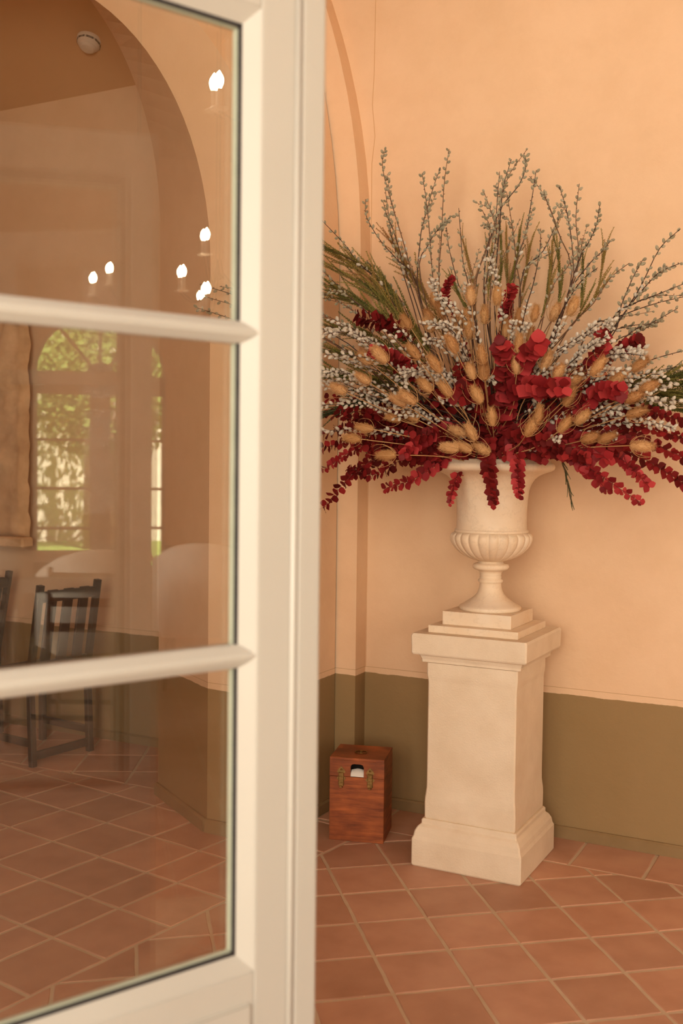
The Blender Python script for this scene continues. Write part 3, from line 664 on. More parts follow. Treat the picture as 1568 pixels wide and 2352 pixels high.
# shared meshes
def catkin_mesh(mat, name):
    bm = nb(); lathe(bm, [(.0008, 0), (.0032, .0018), (.0046, .0055), (.0046, .0095), (.0032, .0130), (.0008, .0150)], 8); return mesh_of(name, bm, mat, True)
CW = [catkin_mesh(M['catw'], 'catkin'), catkin_mesh(M['catg'], 'catkin_backlit')]
def leaf_mesh(seed, mt='red'):
    rr = random.Random(seed); bm = nb(); L = 1.0; k = 7; c = bm.verts.new((0, .45, .10+rr.uniform(-.03, .03))); ring = []
    out = [(0, 0), (.30, .12), (.50, .36), (.50, .60), (.34, .82), (0, 1.06), (-.34, .82), (-.50, .60), (-.50, .36), (-.30, .12)]
    for x, y in out: ring.append(bm.verts.new((x*rr.uniform(.92, 1.05), y, .22*(x*x)*rr.uniform(.3, 1.6)+rr.uniform(-.03, .03)-(.10 if y > 1 else 0))))
    ctr = [bm.verts.new((0, .25, .015)), bm.verts.new((0, .65, .0))]
    bm.verts.remove(c)
    n = len(ring)
    A, B = ctr
    for i in range(n):
        j = (i+1) % n; yi = (out[i][1]+out[j][1])/2; q = A if yi < .45 else B; bm.faces.new((ring[i], ring[j], q))
    bm.faces.new((ring[3], A, ring[2])) if False else None
    # close the gap between the two fans
    for i in range(n):
        j = (i+1) % n; a, b = (out[i][1]+out[j][1])/2 < .45, (out[j][1]+out[(j+1) % n][1])/2 < .45
        if a != b: bm.faces.new((ring[j], B, A) if a else (ring[j], A, B))
    return mesh_of('eucalyptus_leaf', bm, M[mt], True)
LEAF = {k: [leaf_mesh(s, k) for s in range(4)] for k in ('red', 'redd')}
def teasel_mesh(seed, fat):
    rr = random.Random(seed); bm = nb(); L = .062; P = []
    for k in range(9):
        t = k/8; P.append((.0015+fat*math.sin(PI*min(1, .08+.90*t))**.72, L*t))
    lathe(bm, P, 12)
    for k in range(560):
        t = rr.uniform(.02, 1)**.9; a = k*2.39996; r = .0015+fat*math.sin(PI*min(1, .08+.90*t))**.72
        p = Vector((r*math.cos(a), r*math.sin(a), L*t)); d = (Vector((math.cos(a), math.sin(a), .35+1.6*max(0, t-.5)))+Vector((rr.uniform(-.2, .2), rr.uniform(-.2, .2), rr.uniform(-.1, .3)))).normalized()
        l = rr.uniform(.0050, .0095)*(1.6 if t > .82 else 1); e = d.orthogonal().normalized()*.00045; f = d.cross(e)
        a1, a2, a3, a4 = bm.verts.new(p+e-d*.001), bm.verts.new(p-e*.5+f-d*.001), bm.verts.new(p-e*.5-f-d*.001), bm.verts.new(p+d*l); bm.faces.new((a1, a2, a4)); bm.faces.new((a2, a3, a4)); bm.faces.new((a3, a1, a4))
    return mesh_of('teasel_head', bm, M['tea'], False)
TEA = [teasel_mesh(1, .0128), teasel_mesh(2, .0142), teasel_mesh(3, .0115)]
def bract_mesh(seed):
    rr = random.Random(seed); bm = nb(); L = rr.uniform(.075, .105); pts = []; c = rr.uniform(.022, .030)
    for k in range(9):
        t = k/8; pts.append((.006+c*math.sin(PI*t*.78), rr.uniform(-.001, .001)+.010*t*t, -.002+L*t*.82-.012*math.sin(PI*t)*(1-t)))
    tube(bm, pts, [.0011-.0008*k/8 for k in range(9)], 4); return mesh_of('bract', bm, M['teas'])
BRA = [bract_mesh(s) for s in range(4)]
def sprig_mesh(mat, seed, L=.20, nm='sprig'):
    rr = random.Random(seed); bm = nb(); pts = []; cv = rr.uniform(-.02, .02); cw_ = rr.uniform(-.02, .02)
    for k in range(7): t = k/6; pts.append(Vector((cv*t*t, cw_*t*t, L*t)))
    tube(bm, pts, .0011, 3); n = int(L/.0048)
    for k in range(n):
        t = k/n; c = Vector((cv*t*t, cw_*t*t, L*t)); sc = (1-.45*t)*rr.uniform(.8, 1.2)
        for q in range(3):
            a = 2.1*q+k*.9+rr.uniform(-.3, .3); rad = Vector((math.cos(a), math.sin(a), 0)); tg = Vector((-math.sin(a), math.cos(a), 0))
            p1 = c+rad*.0008; p2 = c+rad*.0075*sc+Vector((0, 0, .0075))*sc; w = tg*.0030*sc; up = Vector((0, 0, .004))
            v = [bm.verts.new(p1), bm.verts.new(c+rad*.0042*sc+w+up*sc), bm.verts.new(p2), bm.verts.new(c+rad*.0042*sc-w+up*sc)]; bm.faces.new(v)
    return mesh_of(nm, bm, mat)
SPR = {k: [sprig_mesh(M[k], s, L) for s, L in ((1, .20), (2, .16), (3, .13))] for k in ('green', 'ochre', 'dgreen')}

def stem_obj(name, pts, r0, r1, mat, parent, org, n=5, buds=None):
    bm = nb(); m = len(pts); tube(bm, [p-org for p in pts], [r0+(r1-r0)*k/(m-1) for k in range(m)], n, False)
    if buds:
        for p, d, s in buds:
            a = d.orthogonal().normalized()*s*.42; b = d.cross(a); q = p-org
            v = [bm.verts.new(q+a), bm.verts.new(q+b), bm.verts.new(q-a), bm.verts.new(q-b)]; u_ = bm.verts.new(q+d*s*1.3); l_ = bm.verts.new(q-d*s*.4)
            mid = [bm.verts.new(q+d*s*.35+x*1.25) for x in (a, b, -a, -b)]
            for i in range(4):
                j = (i+1) % 4; bm.faces.new((v[i], v[j], l_)); bm.faces.new((v[i], v[j], mid[j], mid[i])); bm.faces.new((mid[i], mid[j], u_))
    return obj(name, bm, mat, parent, smooth=True)
def willow(pts, label, group, spacing=.020, white=.6, start=.35, size=1.0, tipgrey=.35, thin=.0021, mat='bark', side=0):
    P = spline([clampw(p) for p in pts], 18); L = sum((b-a).length for a, b in zip(P, P[1:])); root = thing('pussy_willow_branch', label, 'branch', P[0], 0, group)
    buds = []; kn = max(4, int(L*(1-start)/spacing)); ang = R.uniform(0, 6)
    cats = []
    for k in range(kn):
        t = start+(1-start)*(k+R.uniform(-.25, .25)+.5)/kn; x = min(.999, max(0, t))*18; i = int(x); p = P[i].lerp(P[i+1], x-i); d = (P[i+1]-P[i]).normalized()
        ang += 2.4+R.uniform(-.4, .4); a = d.orthogonal().normalized(); sd_ = Quaternion(d, ang) @ a; out = (d*.75+sd_*.75).normalized()
        if R.random() < .80:
            g = 1 if t > 1-tipgrey*R.uniform(.6, 1.2) else 0
            cats.append((p+sd_*.0022, out, R.uniform(.9, 1.35)*size*(1.12 if g == 0 else 1), g))
        else: buds.append((p+sd_*.003, out, .0036))
    stem_obj('stem', P, thin*1.5, thin*.55, M[mat], root, P[0], 5, buds)
    for p, d, s, g in cats: link('catkin', CW[g], root, orient(p-P[0], d, Vector((1, 0, 0)), s))
    return root
def eucal(pts, label, group, s0=.030, s1=.012, start=.15, spacing=.017, tone='red'):
    P = spline([clampw(p) for p in pts], 20); L = sum((b-a).length for a, b in zip(P, P[1:])); root = thing('eucalyptus_branch', label, 'branch', P[0], 0, group)
    stem_obj('stem', P, .0018, .0006, M['redstem'], root, P[0], 4)
    t = start; ang = R.uniform(0, 3)
    s0 *= 1.6; s1 *= 1.6
    while t < 1.0:
        s = (s0+(s1-s0)*t)*R.uniform(.85, 1.15); x = min(.999, t)*20; i = int(x); p = P[i].lerp(P[i+1], x-i); d = (P[i+1]-P[i]).normalized(); ang += PI/2+R.uniform(-.3, .3); a = d.orthogonal().normalized()
        for q in (0, PI):
            sd_ = Quaternion(d, ang+q+R.uniform(-.25, .25)) @ a; y = (sd_+d*R.uniform(.2, .75)+Vector((0, 0, -.15))).normalized(); nrm = (d*.55+sd_*-.2+Vector((R.uniform(-.35, .5), R.uniform(-1.1, -.25), R.uniform(-.2, .7)))).normalized()
            x_ = y.cross(nrm).normalized(); z_ = x_.cross(y); m = Matrix((x_, y, z_)).transposed().to_4x4()
            link('leaf', R.choice(LEAF[tone]), root, Matrix.Translation(p-P[0]+sd_*.001) @ m @ Matrix.Scale(s, 4))
        t += spacing*(.42+.62*s/.03)/L
    return root
def teasel(pts, label, group, size=1.0, head_dir=None):
    P = spline([clampw(p) for p in pts], 10); root = thing('teasel', label, 'dried flower', P[0], 0, group)
    stem_obj('stem', P, .0024, .0019, M['teas'], root, P[0], 5, [(P[i]+Vector((R.uniform(-.002, .002), R.uniform(-.002, .002), 0)), Vector((R.uniform(-1, 1), R.uniform(-1, 1), .3)).normalized(), .0022) for i in range(3, 10)])
    d = (P[-1]-P[-2]).normalized() if head_dir is None else head_dir.normalized()
    mw = orient(P[-1]-P[0]-d*.003, d, Vector((R.uniform(-1, 1), R.uniform(-1, 1), .2)), size); hd = link('head', R.choice(TEA), root, mw)
    for k in range(R.choice((4, 5, 6))): link('bract', R.choice(BRA), hd, Matrix.Rotation(2*PI*k/5+R.uniform(-.4, .4), 4, 'Z'))
    return root
def plume(pts, label, group, kind='green', n=26, spread=.55, size=1.0, width=.03, start=.25, name='conifer_plume'):
    P = spline([clampw(p) for p in pts], 12); root = thing(name, label, 'foliage', P[0], 0, group)
    stem_obj('stem', P, .0028, .0010, M['barkl'], root, P[0], 4)
    for k in range(n):
        t = start+(1-start)*(k+.5)/n; x = min(.999, t)*12; i = int(x); p = P[i].lerp(P[i+1], x-i); d = (P[i+1]-P[i]).normalized(); a = Quaternion(d, k*2.4+R.uniform(-.4, .4)) @ d.orthogonal().normalized()
        dd = (d+a*spread*R.uniform(.3, 1.0)*(1-.5*t)).normalized(); e = p+dd*.2*size
        if e.y > ylim(e.x)-.01: dd = (dd-Vector((0, dd.y, 0))).normalized()
        link('sprig', R.choice(SPR[kind]), root, orient(p-P[0], dd, a, size*R.uniform(.7, 1.1)*(1.15-.4*t)))
    return root

ORD = ['leftmost' if False else 'first', 'second', 'third', 'fourth', 'fifth', 'sixth', 'seventh', 'eighth', 'ninth', 'tenth', 'eleventh', 'twelfth', 'thirteenth', 'fourteenth', 'fifteenth', 'sixteenth', 'seventeenth', 'eighteenth', 'nineteenth', 'twentieth', 'twenty-first', 'twenty-second', 'twenty-third', 'twenty-fourth', 'twenty-fifth', 'twenty-sixth', 'twenty-seventh', 'twenty-eighth', 'twenty-ninth', 'thirtieth', 'thirty-first', 'thirty-second', 'thirty-third', 'thirty-fourth', 'thirty-fifth', 'thirty-sixth', 'thirty-seventh', 'thirty-eighth', 'thirty-ninth', 'fortieth', 'forty-first', 'forty-second', 'forty-third', 'forty-fourth', 'forty-fifth']

# --- tall pussy willow, picture points from the bouquet outward
WT = {
 'left': [
  [(1050, 960), (965, 700), (930, 570), (900, 470), (878, 385), (884, 343)], [(1030, 960), (960, 660), (915, 600), (875, 555), (842, 500), (839, 457)],
  [(1000, 930), (900, 690), (820, 600), (790, 560), (762, 506)], [(1040, 930), (950, 680), (905, 535), (890, 500), (880, 464)],
  [(1020, 950), (945, 690), (903, 560), (893, 500), (884, 432)], [(1000, 930), (935, 720), (888, 650), (845, 599)],
  [(1080, 950), (1012, 700), (1015, 520), (1020, 420), (1031, 342)], [(1060, 950), (965, 700), (964, 560), (975, 500), (995, 430), (1011, 385)],
  [(1060, 950), (1000, 680), (985, 520), (977, 450), (969, 398)], [(1050, 930), (965, 640), (985, 560), (1012, 520), (1037, 496)],
  [(1100, 950), (1083, 705), (1055, 660), (1031, 570), (1025, 522)], [(1090, 940), (1078, 680), (1063, 600), (1053, 478)]],
 'top': [
  [(1120, 950), (1085, 690), (1115, 580), (1136, 520), (1125, 480), (1110, 438)], [(1125, 940), (1090, 680), (1125, 540), (1107, 482)],
  [(1130, 940), (1110, 700), (1137, 560), (1140, 480), (1147, 394)], [(1140, 930), (1125, 690), (1145, 500), (1165, 410), (1210, 343)],
  [(1150, 930), (1110, 670), (1140, 500), (1188, 430), (1206, 390), (1207, 358)], [(1150, 900), (1135, 700), (1150, 480), (1158, 420), (1174, 366)],
  [(1170, 930), (1195, 700), (1185, 600), (1176, 520), (1163, 440)], [(1170, 930), (1180, 640), (1206, 540), (1222, 450), (1231, 391)],
  [(1190, 930), (1310, 660), (1280, 530), (1250, 450), (1216, 405)], [(1180, 930), (1200, 740), (1225, 650), (1240, 570), (1241, 525)]],
 'right': [
  [(1200, 930), (1305, 680), (1315, 590), (1302, 490), (1283, 425)], [(1210, 930), (1310, 670), (1328, 590), (1322, 500), (1330, 422)],
  [(1220, 930), (1325, 610), (1350, 560), (1368, 520), (1377, 471)], [(1200, 930), (1195, 650), (1245, 580), (1275, 520), (1291, 486)],
  [(1210, 900), (1260, 680), (1305, 610), (1339, 546)], [(1230, 920), (1300, 690), (1350, 610), (1380, 580), (1405, 549)],
  [(1230, 900), (1270, 760), (1310, 680), (1340, 640), (1372, 615)], [(1190, 1030), (1290, 780), (1360, 700), (1400, 640), (1445, 604)],
  [(1260, 920), (1410, 750), (1445, 700), (1475, 650), (1515, 570), (1562, 526)], [(1240, 960), (1400, 780), (1425, 705), (1452, 640), (1477, 594)],
  [(1270, 940), (1440, 710), (1480, 660), (1515, 625), (1566, 603)], [(1270, 960), (1400, 740), (1450, 700), (1500, 680), (1569, 652)],
  [(1260, 950), (1350, 760), (1400, 735), (1495, 700), (1585, 678)], [(1290, 960), (1430, 780), (1500, 740), (1556, 708)],
  [(1290, 980), (1420, 860), (1500, 825), (1590, 800)], [(1300, 990), (1440, 880), (1520, 850), (1600, 835)],
  [(1270, 950), (1390, 800), (1470, 760), (1523, 731)], [(1270, 940), (1340, 800), (1420, 755), (1482, 744)]],
 'far left': [
  [(1000, 960), (880, 760), (800, 680), (735, 617)], [(1000, 960), (850, 760), (790, 700), (725, 655)], [(1000, 970), (850, 790), (780, 740), (715, 700)],
  [(990, 990), (850, 850), (770, 790), (700, 745)], [(1000, 980), (800, 760), (650, 690), (540, 668)], [(1000, 985), (800, 790), (640, 710), (500, 664)],
  [(1000, 985), (800, 810), (650, 735), (520, 694)], [(990, 985), (800, 830), (640, 760), (530, 725)]]}
for sec, lst in WT.items():
    lst = sorted(lst, key=lambda l: l[-1][0])
    for k, px in enumerate(lst):
        w = {'left': R.uniform(-.12, .22), 'top': R.uniform(-.18, .26), 'right': R.uniform(-.30, .12), 'far left': R.uniform(-.25, .02)}[sec]
        if sec == 'right' and px[-1][0] > 1500: w = R.uniform(-.30, .0)
        name = {'left': 'willow branches above the left half', 'top': 'willow branches at the top centre', 'right': 'willow branches fanning out right', 'far left': 'willow branches reaching left behind the door'}[sec]
        place = (ORD[k]+' from the left of the tall catkin '+name)
        willow(path_from_px(px, w), place, name, spacing=.027 if sec != 'right' else .025, start=.42, tipgrey=.62, size=1.0, mat='bark' if R.random() < .65 else 'barkl')
        # side twig
        if R.random() < .75 and len(px) > 3:
            j = R.randint(1, len(px)-2); q = px[j]; e = px[-1]; q2 = (q[0]*.45+e[0]*.55+R.uniform(-38, 38), q[1]*.45+e[1]*.55+R.uniform(-5, 25))
            willow(path_from_px(px[:j+1]+[q2], w*.9), ORD[k]+' from the left of the slender side shoots on the '+name.replace(' branches', '').replace('reaching left ', ''), 'side shoots among the '+name, spacing=.021, start=.7, tipgrey=.9, thin=.0014, mat='barkl', size=.9)
# --- fluffy white willow through the body of the bouquet
WI = [[(1090, 960), (950, 850), (850, 780), (752, 750)], [(1090, 960), (940, 880), (830, 840), (748, 812)], [(1060, 960), (920, 930), (820, 900), (743, 888)], [(1060, 980), (900, 930), (800, 885), (742, 865)],
 [(1060, 1000), (950, 1000), (860, 985), (742, 990)], [(1080, 950), (1010, 870), (960, 800), (905, 745)], [(1080, 950), (1000, 860), (940, 860), (905, 885)], [(1090, 940), (1030, 860), (975, 855), (925, 850)],
 [(1100, 940), (1060, 850), (1010, 790), (975, 785)], [(1100, 940), (1070, 830), (1020, 760), (985, 735)], [(1110, 940), (1080, 840), (1040, 770), (1015, 740), (1060, 765)], [(1130, 920), (1135, 870), (1148, 850), (1150, 820)],
 [(1110, 950), (1108, 900), (1120, 870), (1142, 880)], [(1150, 920), (1170, 800), (1175, 760), (1182, 735)], [(1160, 920), (1190, 820), (1200, 770), (1215, 740)], [(1150, 800), (1155, 720), (1140, 640), (1125, 600)],
 [(1170, 930), (1220, 850), (1260, 800), (1300, 740)], [(1180, 940), (1250, 830), (1320, 780), (1372, 745)], [(1200, 930), (1290, 850), (1350, 800), (1395, 770)], [(1190, 960), (1300, 860), (1390, 820), (1480, 800)],
 [(1200, 960), (1330, 880), (1430, 860), (1520, 860)], [(1200, 970), (1330, 900), (1430, 880), (1500, 890)], [(1210, 980), (1340, 930), (1440, 900), (1540, 890)], [(1210, 980), (1340, 950), (1450, 925), (1560, 920)],
 [(1190, 990), (1280, 960), (1370, 940), (1430, 945)], [(1180, 1040), (1240, 1030), (1270, 1025)], [(1160, 1000), (1230, 930), (1260, 880), (1290, 850)], [(1140, 980), (1200, 900), (1230, 870), (1285, 890)],
 [(1120, 960), (1060, 930), (1010, 920)], [(1090, 990), (1000, 960), (960, 950), (905, 960)], [(1090, 970), (1060, 900), (1030, 870), (995, 865)], [(1200, 1000), (1300, 1000), (1400, 990)],
 [(1120, 1000), (1080, 1010), (1050, 990)], [(1150, 930), (1180, 840), (1195, 760), (1210, 700)], [(1130, 940), (1100, 780), (1080, 700), (1070, 650)], [(1110, 940), (1040, 760), (1010, 690), (985, 640)],
 [(1190, 940), (1300, 800), (1370, 760), (1410, 735)], [(1200, 960), (1370, 830), (1420, 820), (1490, 835)], [(1090, 960), (860, 880), (800, 860), (735, 850)], [(1060, 970), (900, 950), (840, 930), (735, 930)],
 [(1080, 960), (880, 820), (800, 770), (735, 760)], [(1120, 900), (1105, 800), (1060, 720), (1010, 680)], [(1220, 990), (1370, 960), (1460, 960), (1550, 985)], [(1180, 960), (1270, 900), (1350, 860), (1440, 850)]]
WI += [[(x+R.uniform(-22, 22), y+R.uniform(-20, 20)) for x, y in l] for l in WI if not 1000 < l[-1][0] < 1230]
WI.sort(key=lambda l: l[-1][0]); wk = {}
for k, px in enumerate(WI):
    tx = px[-1][0]; side = 'left' if tx < 1000 else ('middle' if tx < 1250 else 'right'); g = 'short fluffy willow twigs in the %s of the bouquet' % side; wk[side] = wk.get(side, 0)+1
    willow(path_from_px(px, R.uniform(-.46, -.22) if tx < 1400 else R.uniform(-.40, -.2)), '%s from the left of the fluffy white willow twigs in the bouquet %s' % (ORD[wk[side]-1], side), g, spacing=.0150, start=.40, tipgrey=.0, size=1.0, thin=.0018)
# --- teasels: head centre and the point its stem comes from
TE = [(832, 818, 40), (869, 812, 45), (944, 802, 50), (995, 832, 55), (1035, 786, 60), (1105, 808, 80), (1078, 845, 70), (1110, 845, 85), (971, 880, 45), (1017, 888, 50), (1092, 901, 60), (931, 910, 35), (907, 916, 30), (893, 958, 15), (936, 952, 28), (1129, 950, 95), (829, 982, 8), (800, 1006, 5), (880, 1046, -2), (1078, 987, 60), (1044, 987, 25), (1057, 1025, 20), (1100, 1027, 30), (1025, 1027, 10), (826, 864, 35), (770, 890, 25), (1076, 751, 85), (979, 738, 60), (918, 743, 55),
 (1184, 831, 95), (1238, 946, 80), (1222, 976, 60), (1301, 970, 50), (1342, 954, 42), (1361, 1003, 20), (1399, 1003, 22), (1476, 1025, -4), (1459, 910, 25), (1495, 886, 22), (1309, 907, 60), (1326, 866, 45), (1287, 847, 60), (1257, 823, 65), (1192, 782, 85), (1219, 765, 80), (1375, 839, 50), (1421, 866, 35), (1473, 834, 38), (1465, 946, 18), (1317, 699, 65), (1230, 712, 78), (1192, 720, 88), (1277, 712, 68),
 (1008, 705, 68), (995, 681, 72), (981, 721, 60), (1070, 727, 88), (1112, 716, 88), (1142, 673, 88), (1080, 673, 84), (928, 732, 55), (1160, 745, 90), (1050, 742, 80)]
TE.sort(key=lambda t: (t[0]//170, t[1])); cnt = {}
BN = ['far left edge', 'left', 'centre left', 'middle', 'centre right', 'right', 'far right', 'far right']
for (x, y, a) in TE:
    a = math.radians(a if x < 1128 else a); sgn = -1 if x < 1120 else 1; ln = 26
    dx, dy = sgn*math.cos(a), -math.sin(a); b0 = (x-dx*ln, y-dy*ln); far = y < 780; w = R.uniform(-.28, -.05) if far else R.uniform(-.50, -.30)
    if x > 1400: w = R.uniform(-.42, -.25)
    b1 = (b0[0]-dx*60, b0[1]-dy*60)
    band = BN[min(7, max(0, (x-760)//110))]; kk = cnt.get(band, 0); cnt[band] = kk+1
    mx, my = 1128+(b0[0]-1128)*.5, 1060+(b0[1]-1060)*.5; L2 = math.hypot(b0[0]-1128, b0[1]-1060)*.5; mx, my = mx*.72+(b0[0]-dx*L2)*.28, my*.72+(b0[1]-dy*L2)*.28
    pts = path_from_px([(mx, my), b0], w); hd_ = at_y(x+dx*30, y+dy*30, pts[-1].y+R.uniform(-.03, .015))-pts[-1]
    teasel(pts, 'tan dried teasel, %s from the top of those in the bouquet %s' % (ORD[kk], band), 'dried teasels', size=R.uniform(1.0, 1.24), head_dir=hd_)
# --- red eucalyptus
EU = [ # (points, leaf start size, leaf end size, lean, label)
 ([(1075, 1030), (1055, 1080), (1040, 1120), (1033, 1158)], .026, .010, -.30, 'short red eucalyptus tip hanging left over the urn rim'),
 ([(1120, 985), (1118, 1040), (1125, 1100), (1134, 1162)], .038, .013, -.42, 'long dark red eucalyptus spray hanging down the middle of the urn'),
 ([(1165, 980), (1185, 1030), (1188, 1080), (1192, 1140)], .038, .012, -.40, 'red eucalyptus spray hanging right of the middle over the urn'),
 ([(1080, 1030), (1010, 1060), (950, 1100), (882, 1122)], .030, .016, -.38, 'bright red eucalyptus spray curling out left below the teasels'),
 ([(1070, 1000), (1010, 990), (960, 1020), (925, 1043)], .034, .014, -.48, 'crimson eucalyptus spray pointing left above the lone low teasel'),
 ([(1000, 1020), (900, 1040), (820, 1080), (742, 1166)], .028, .018, -.30, 'dark red eucalyptus branch dropping to the door edge at lower left'),
 ([(1000, 1000), (900, 1010), (820, 1030), (740, 1080)], .026, .014, -.28, 'red eucalyptus branch running left to the door edge'),
 ([(1000, 990), (900, 1000), (820, 1010), (735, 1030)], .026, .015, -.24, 'dark red eucalyptus branch level with the low teasels at left'),
 ([(1000, 990), (900, 980), (820, 980), (735, 1000)], .026, .015, -.22, 'dark red eucalyptus branch behind the low teasels at left'),
 ([(1000, 1010), (930, 1050), (860, 1090), (800, 1075)], .026, .014, -.26, 'dark red eucalyptus branch under the lone low teasel'),
 ([(1050, 980), (960, 860), (900, 820), (855, 808)], .028, .018, -.40, 'red eucalyptus branch among the upper left teasels'),
 ([(1000, 900), (920, 760), (870, 740), (818, 728)], .028, .022, -.15, 'deep red eucalyptus tip above the left teasels before the green plume'),
 ([(1080, 820), (1030, 700), (1025, 660), (1041, 637)], .016, .010, .05, 'tiny red eucalyptus tip high above the left teasels'),
 ([(1150, 880), (1160, 740), (1165, 700), (1178, 655)], .022, .014, -.10, 'small red eucalyptus tip at the top centre'),
 ([(1150, 980), (1175, 880), (1210, 820), (1240, 785)], .036, .026, -.46, 'bright crimson eucalyptus branch standing at the centre'),
 ([(1150, 980), (1160, 900), (1160, 830), (1150, 790)], .036, .026, -.40, 'crimson eucalyptus branch behind the upright teasel'),
 ([(1150, 960), (1190, 890), (1240, 890), (1300, 888)], .036, .026, -.48, 'vivid red eucalyptus branch pointing right at the centre'),
 ([(1130, 990), (1110, 920), (1080, 880), (1050, 920)], .034, .026, -.42, 'dark red eucalyptus branch left of the centre teasel'),
 ([(1190, 980), (1290, 900), (1370, 820), (1385, 758)], .030, .018, -.30, 'red eucalyptus branch ending among the upper right teasels'),
 ([(1250, 940), (1370, 840), (1430, 800), (1470, 783)], .020, .018, -.15, 'dark red eucalyptus tip against the wall at right'),
 ([(1200, 1020), (1290, 1030), (1360, 1080), (1475, 1157)], .036, .012, -.40, 'long red eucalyptus branch dropping lowest at right'),
 ([(1200, 1010), (1320, 1020), (1420, 1050), (1490, 1118)], .034, .014, -.34, 'red eucalyptus branch dropping right beside the lowest one'),
 ([(1220, 1000), (1350, 1010), (1470, 1050), (1572, 1112)], .028, .016, -.28, 'dark red eucalyptus branch leaving the picture at lower right'),
 ([(1220, 1000), (1350, 990), (1470, 1010), (1590, 1060)], .026, .015, -.24, 'thin leaved red eucalyptus branch leaving the picture under the right teasel'),
 ([(1220, 990), (1350, 970), (1470, 980), (1590, 1010)], .024, .014, -.22, 'thin leaved red eucalyptus branch leaving the picture at right'),
 ([(1220, 980), (1350, 940), (1470, 940), (1590, 975)], .022, .014, -.20, 'highest thin red eucalyptus branch leaving the picture at right'),
 ([(1210, 980), (1300, 950), (1380, 900), (1430, 900)], .032, .020, -.40, 'red eucalyptus branch between the right teasels'),
 ([(1190, 1000), (1240, 1010), (1300, 1040), (1400, 1130)], .032, .016, -.36, 'red eucalyptus branch drooping right of the urn rim'),
 ([(1200, 1000), (1260, 1000), (1330, 1010), (1400, 1060)], .034, .020, -.34, 'broad leaved red eucalyptus branch right of the urn')]
for px, a, b, w, lab in EU: eucal(path_from_px(px, w), lab, None, a, b, start=.12, tone='redd' if 'dark' in lab or 'deep' in lab or 'thin' in lab else 'red')
EI = []
for k in range(78):    # dense inner mass
    an = R.uniform(-.06, 1.0)*PI if k % 3 else R.choice((R.uniform(-.12, .22), R.uniform(.80, 1.10)))*PI
    ln = R.uniform(130, 330) if abs(math.cos(an)) > .6 else R.uniform(90, 250)
    EI.append((1128+ln*math.cos(an)*1.15, 1015-ln*math.sin(an)*.85))
for k in range(34):   # low ring over the rim
    an = R.uniform(-.16, 1.16)*PI; ln = R.uniform(70, 250); EI.append((1128+ln*math.cos(an)*1.25, 1050-abs(math.sin(an))*60*R.random()+R.uniform(-25, 12)))
EI.sort(); ek = {}
for tx, ty in EI:
    side = 'far left' if tx < 920 else ('left' if tx < 1060 else ('middle' if tx < 1200 else ('right' if tx < 1340 else 'far right'))); ek[side] = ek.get(side, 0)+1
    eucal(path_from_px([(1128+(tx-1128)*.35, 1020+(ty-1020)*.4-14), (1128+(tx-1128)*.7, 1020+(ty-1020)*.75-8), (tx, ty)], R.uniform(-.22, .20) if ty < 990 else R.uniform(-.40, -.10)), '%s from the left of the dark red eucalyptus filling the bouquet %s' % (ORD[ek[side]-1], side), 'red eucalyptus filling the %s of the bouquet' % side, .029, .017, start=.25, spacing=.024, tone='redd')
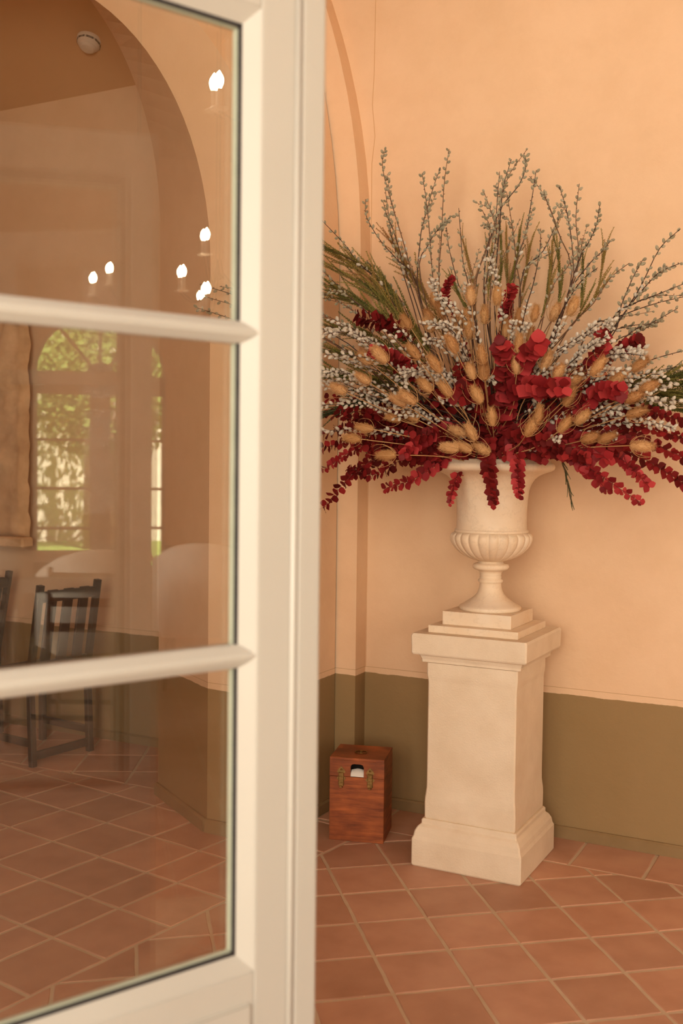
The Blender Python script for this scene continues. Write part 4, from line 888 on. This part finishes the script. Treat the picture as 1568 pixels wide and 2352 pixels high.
# --- green plumes
GP = [([(1050, 900), (930, 720), (850, 620), (760, 572)], 'green', .05), ([(1050, 900), (920, 730), (840, 660), (757, 603)], 'green', .02), ([(1040, 910), (900, 750), (820, 690), (745, 640)], 'green', .0), ([(1040, 910), (900, 750), (830, 700), (750, 680)], 'green', -.05),
 ([(1040, 930), (900, 800), (820, 770), (740, 740)], 'green', -.05), ([(1040, 940), (900, 850), (820, 820), (735, 800)], 'green', -.05), ([(1040, 950), (900, 890), (820, 870), (730, 860)], 'green', -.08), ([(1040, 960), (900, 920), (820, 930), (740, 960)], 'dgreen', -.08), ([(1040, 940), (880, 870), (800, 860), (700, 830)], 'green', -.15),
 ([(1040, 920), (900, 700), (850, 640), (800, 600)], 'ochre', .05),
 ([(1130, 880), (1140, 700), (1150, 620), (1150, 555)], 'green', .26), ([(1130, 880), (1160, 700), (1180, 620), (1190, 560)], 'green', .24), ([(1130, 880), (1120, 700), (1125, 640), (1130, 590)], 'green', .28), ([(1150, 880), (1190, 720), (1205, 640), (1214, 578)], 'ochre', .25), ([(1150, 880), (1165, 720), (1165, 640), (1162, 545)], 'ochre', .27),
 ([(1100, 880), (1090, 720), (1085, 640), (1062, 552)], 'ochre', .25), ([(1100, 880), (1080, 740), (1060, 690), (1045, 655)], 'green', .22), ([(1060, 880), (990, 700), (950, 640), (910, 570)], 'ochre', .18),
 ([(1180, 880), (1250, 720), (1262, 640), (1268, 565)], 'ochre', .20), ([(1180, 880), (1270, 730), (1285, 660), (1280, 575)], 'green', .20), ([(1200, 880), (1320, 740), (1335, 680), (1338, 615)], 'green', .12), ([(1200, 880), (1320, 740), (1370, 670), (1387, 582)], 'ochre', .10), ([(1190, 880), (1240, 740), (1255, 680), (1262, 640)], 'green', .18),
 ([(1230, 960), (1400, 900), (1500, 885), (1590, 880)], 'green', -.12), ([(1230, 960), (1400, 910), (1500, 905), (1600, 910)], 'green', -.15), ([(1230, 970), (1400, 930), (1500, 930), (1600, 950)], 'green', -.15), ([(1230, 970), (1400, 910), (1500, 900), (1590, 925)], 'green', -.18), ([(1230, 970), (1420, 900), (1520, 870), (1600, 850)], 'green', -.18)]
GP.sort(key=lambda g: g[0][-1][0]); gk = {}
for px, kind, w in GP:
    tx = px[-1][0]; sec = 'fanning out at the left' if tx < 960 else ('standing upright at the top' if tx < 1450 else 'reaching out right'); kk = gk.get(sec, 0); gk[sec] = kk+1
    plume(path_from_px(px, w), '%s from the left of the feathery green plumes %s' % (ORD[kk], sec), 'green plumes '+sec, kind, n=34 if 960 > tx or tx > 1450 else 11, spread=.42 if 960 > tx or tx > 1450 else .16, size=1.25 if (tx < 960 or tx > 1450) else 1.1, start=.35 if tx < 960 or tx > 1450 else .5)
plume(path_from_px([(1255, 1010), (1290, 1060), (1303, 1110), (1312, 1155)], -.34), 'lone green sprig hanging below the bouquet right of the urn', None, 'dgreen', n=14, spread=.2, size=.55, start=.35)
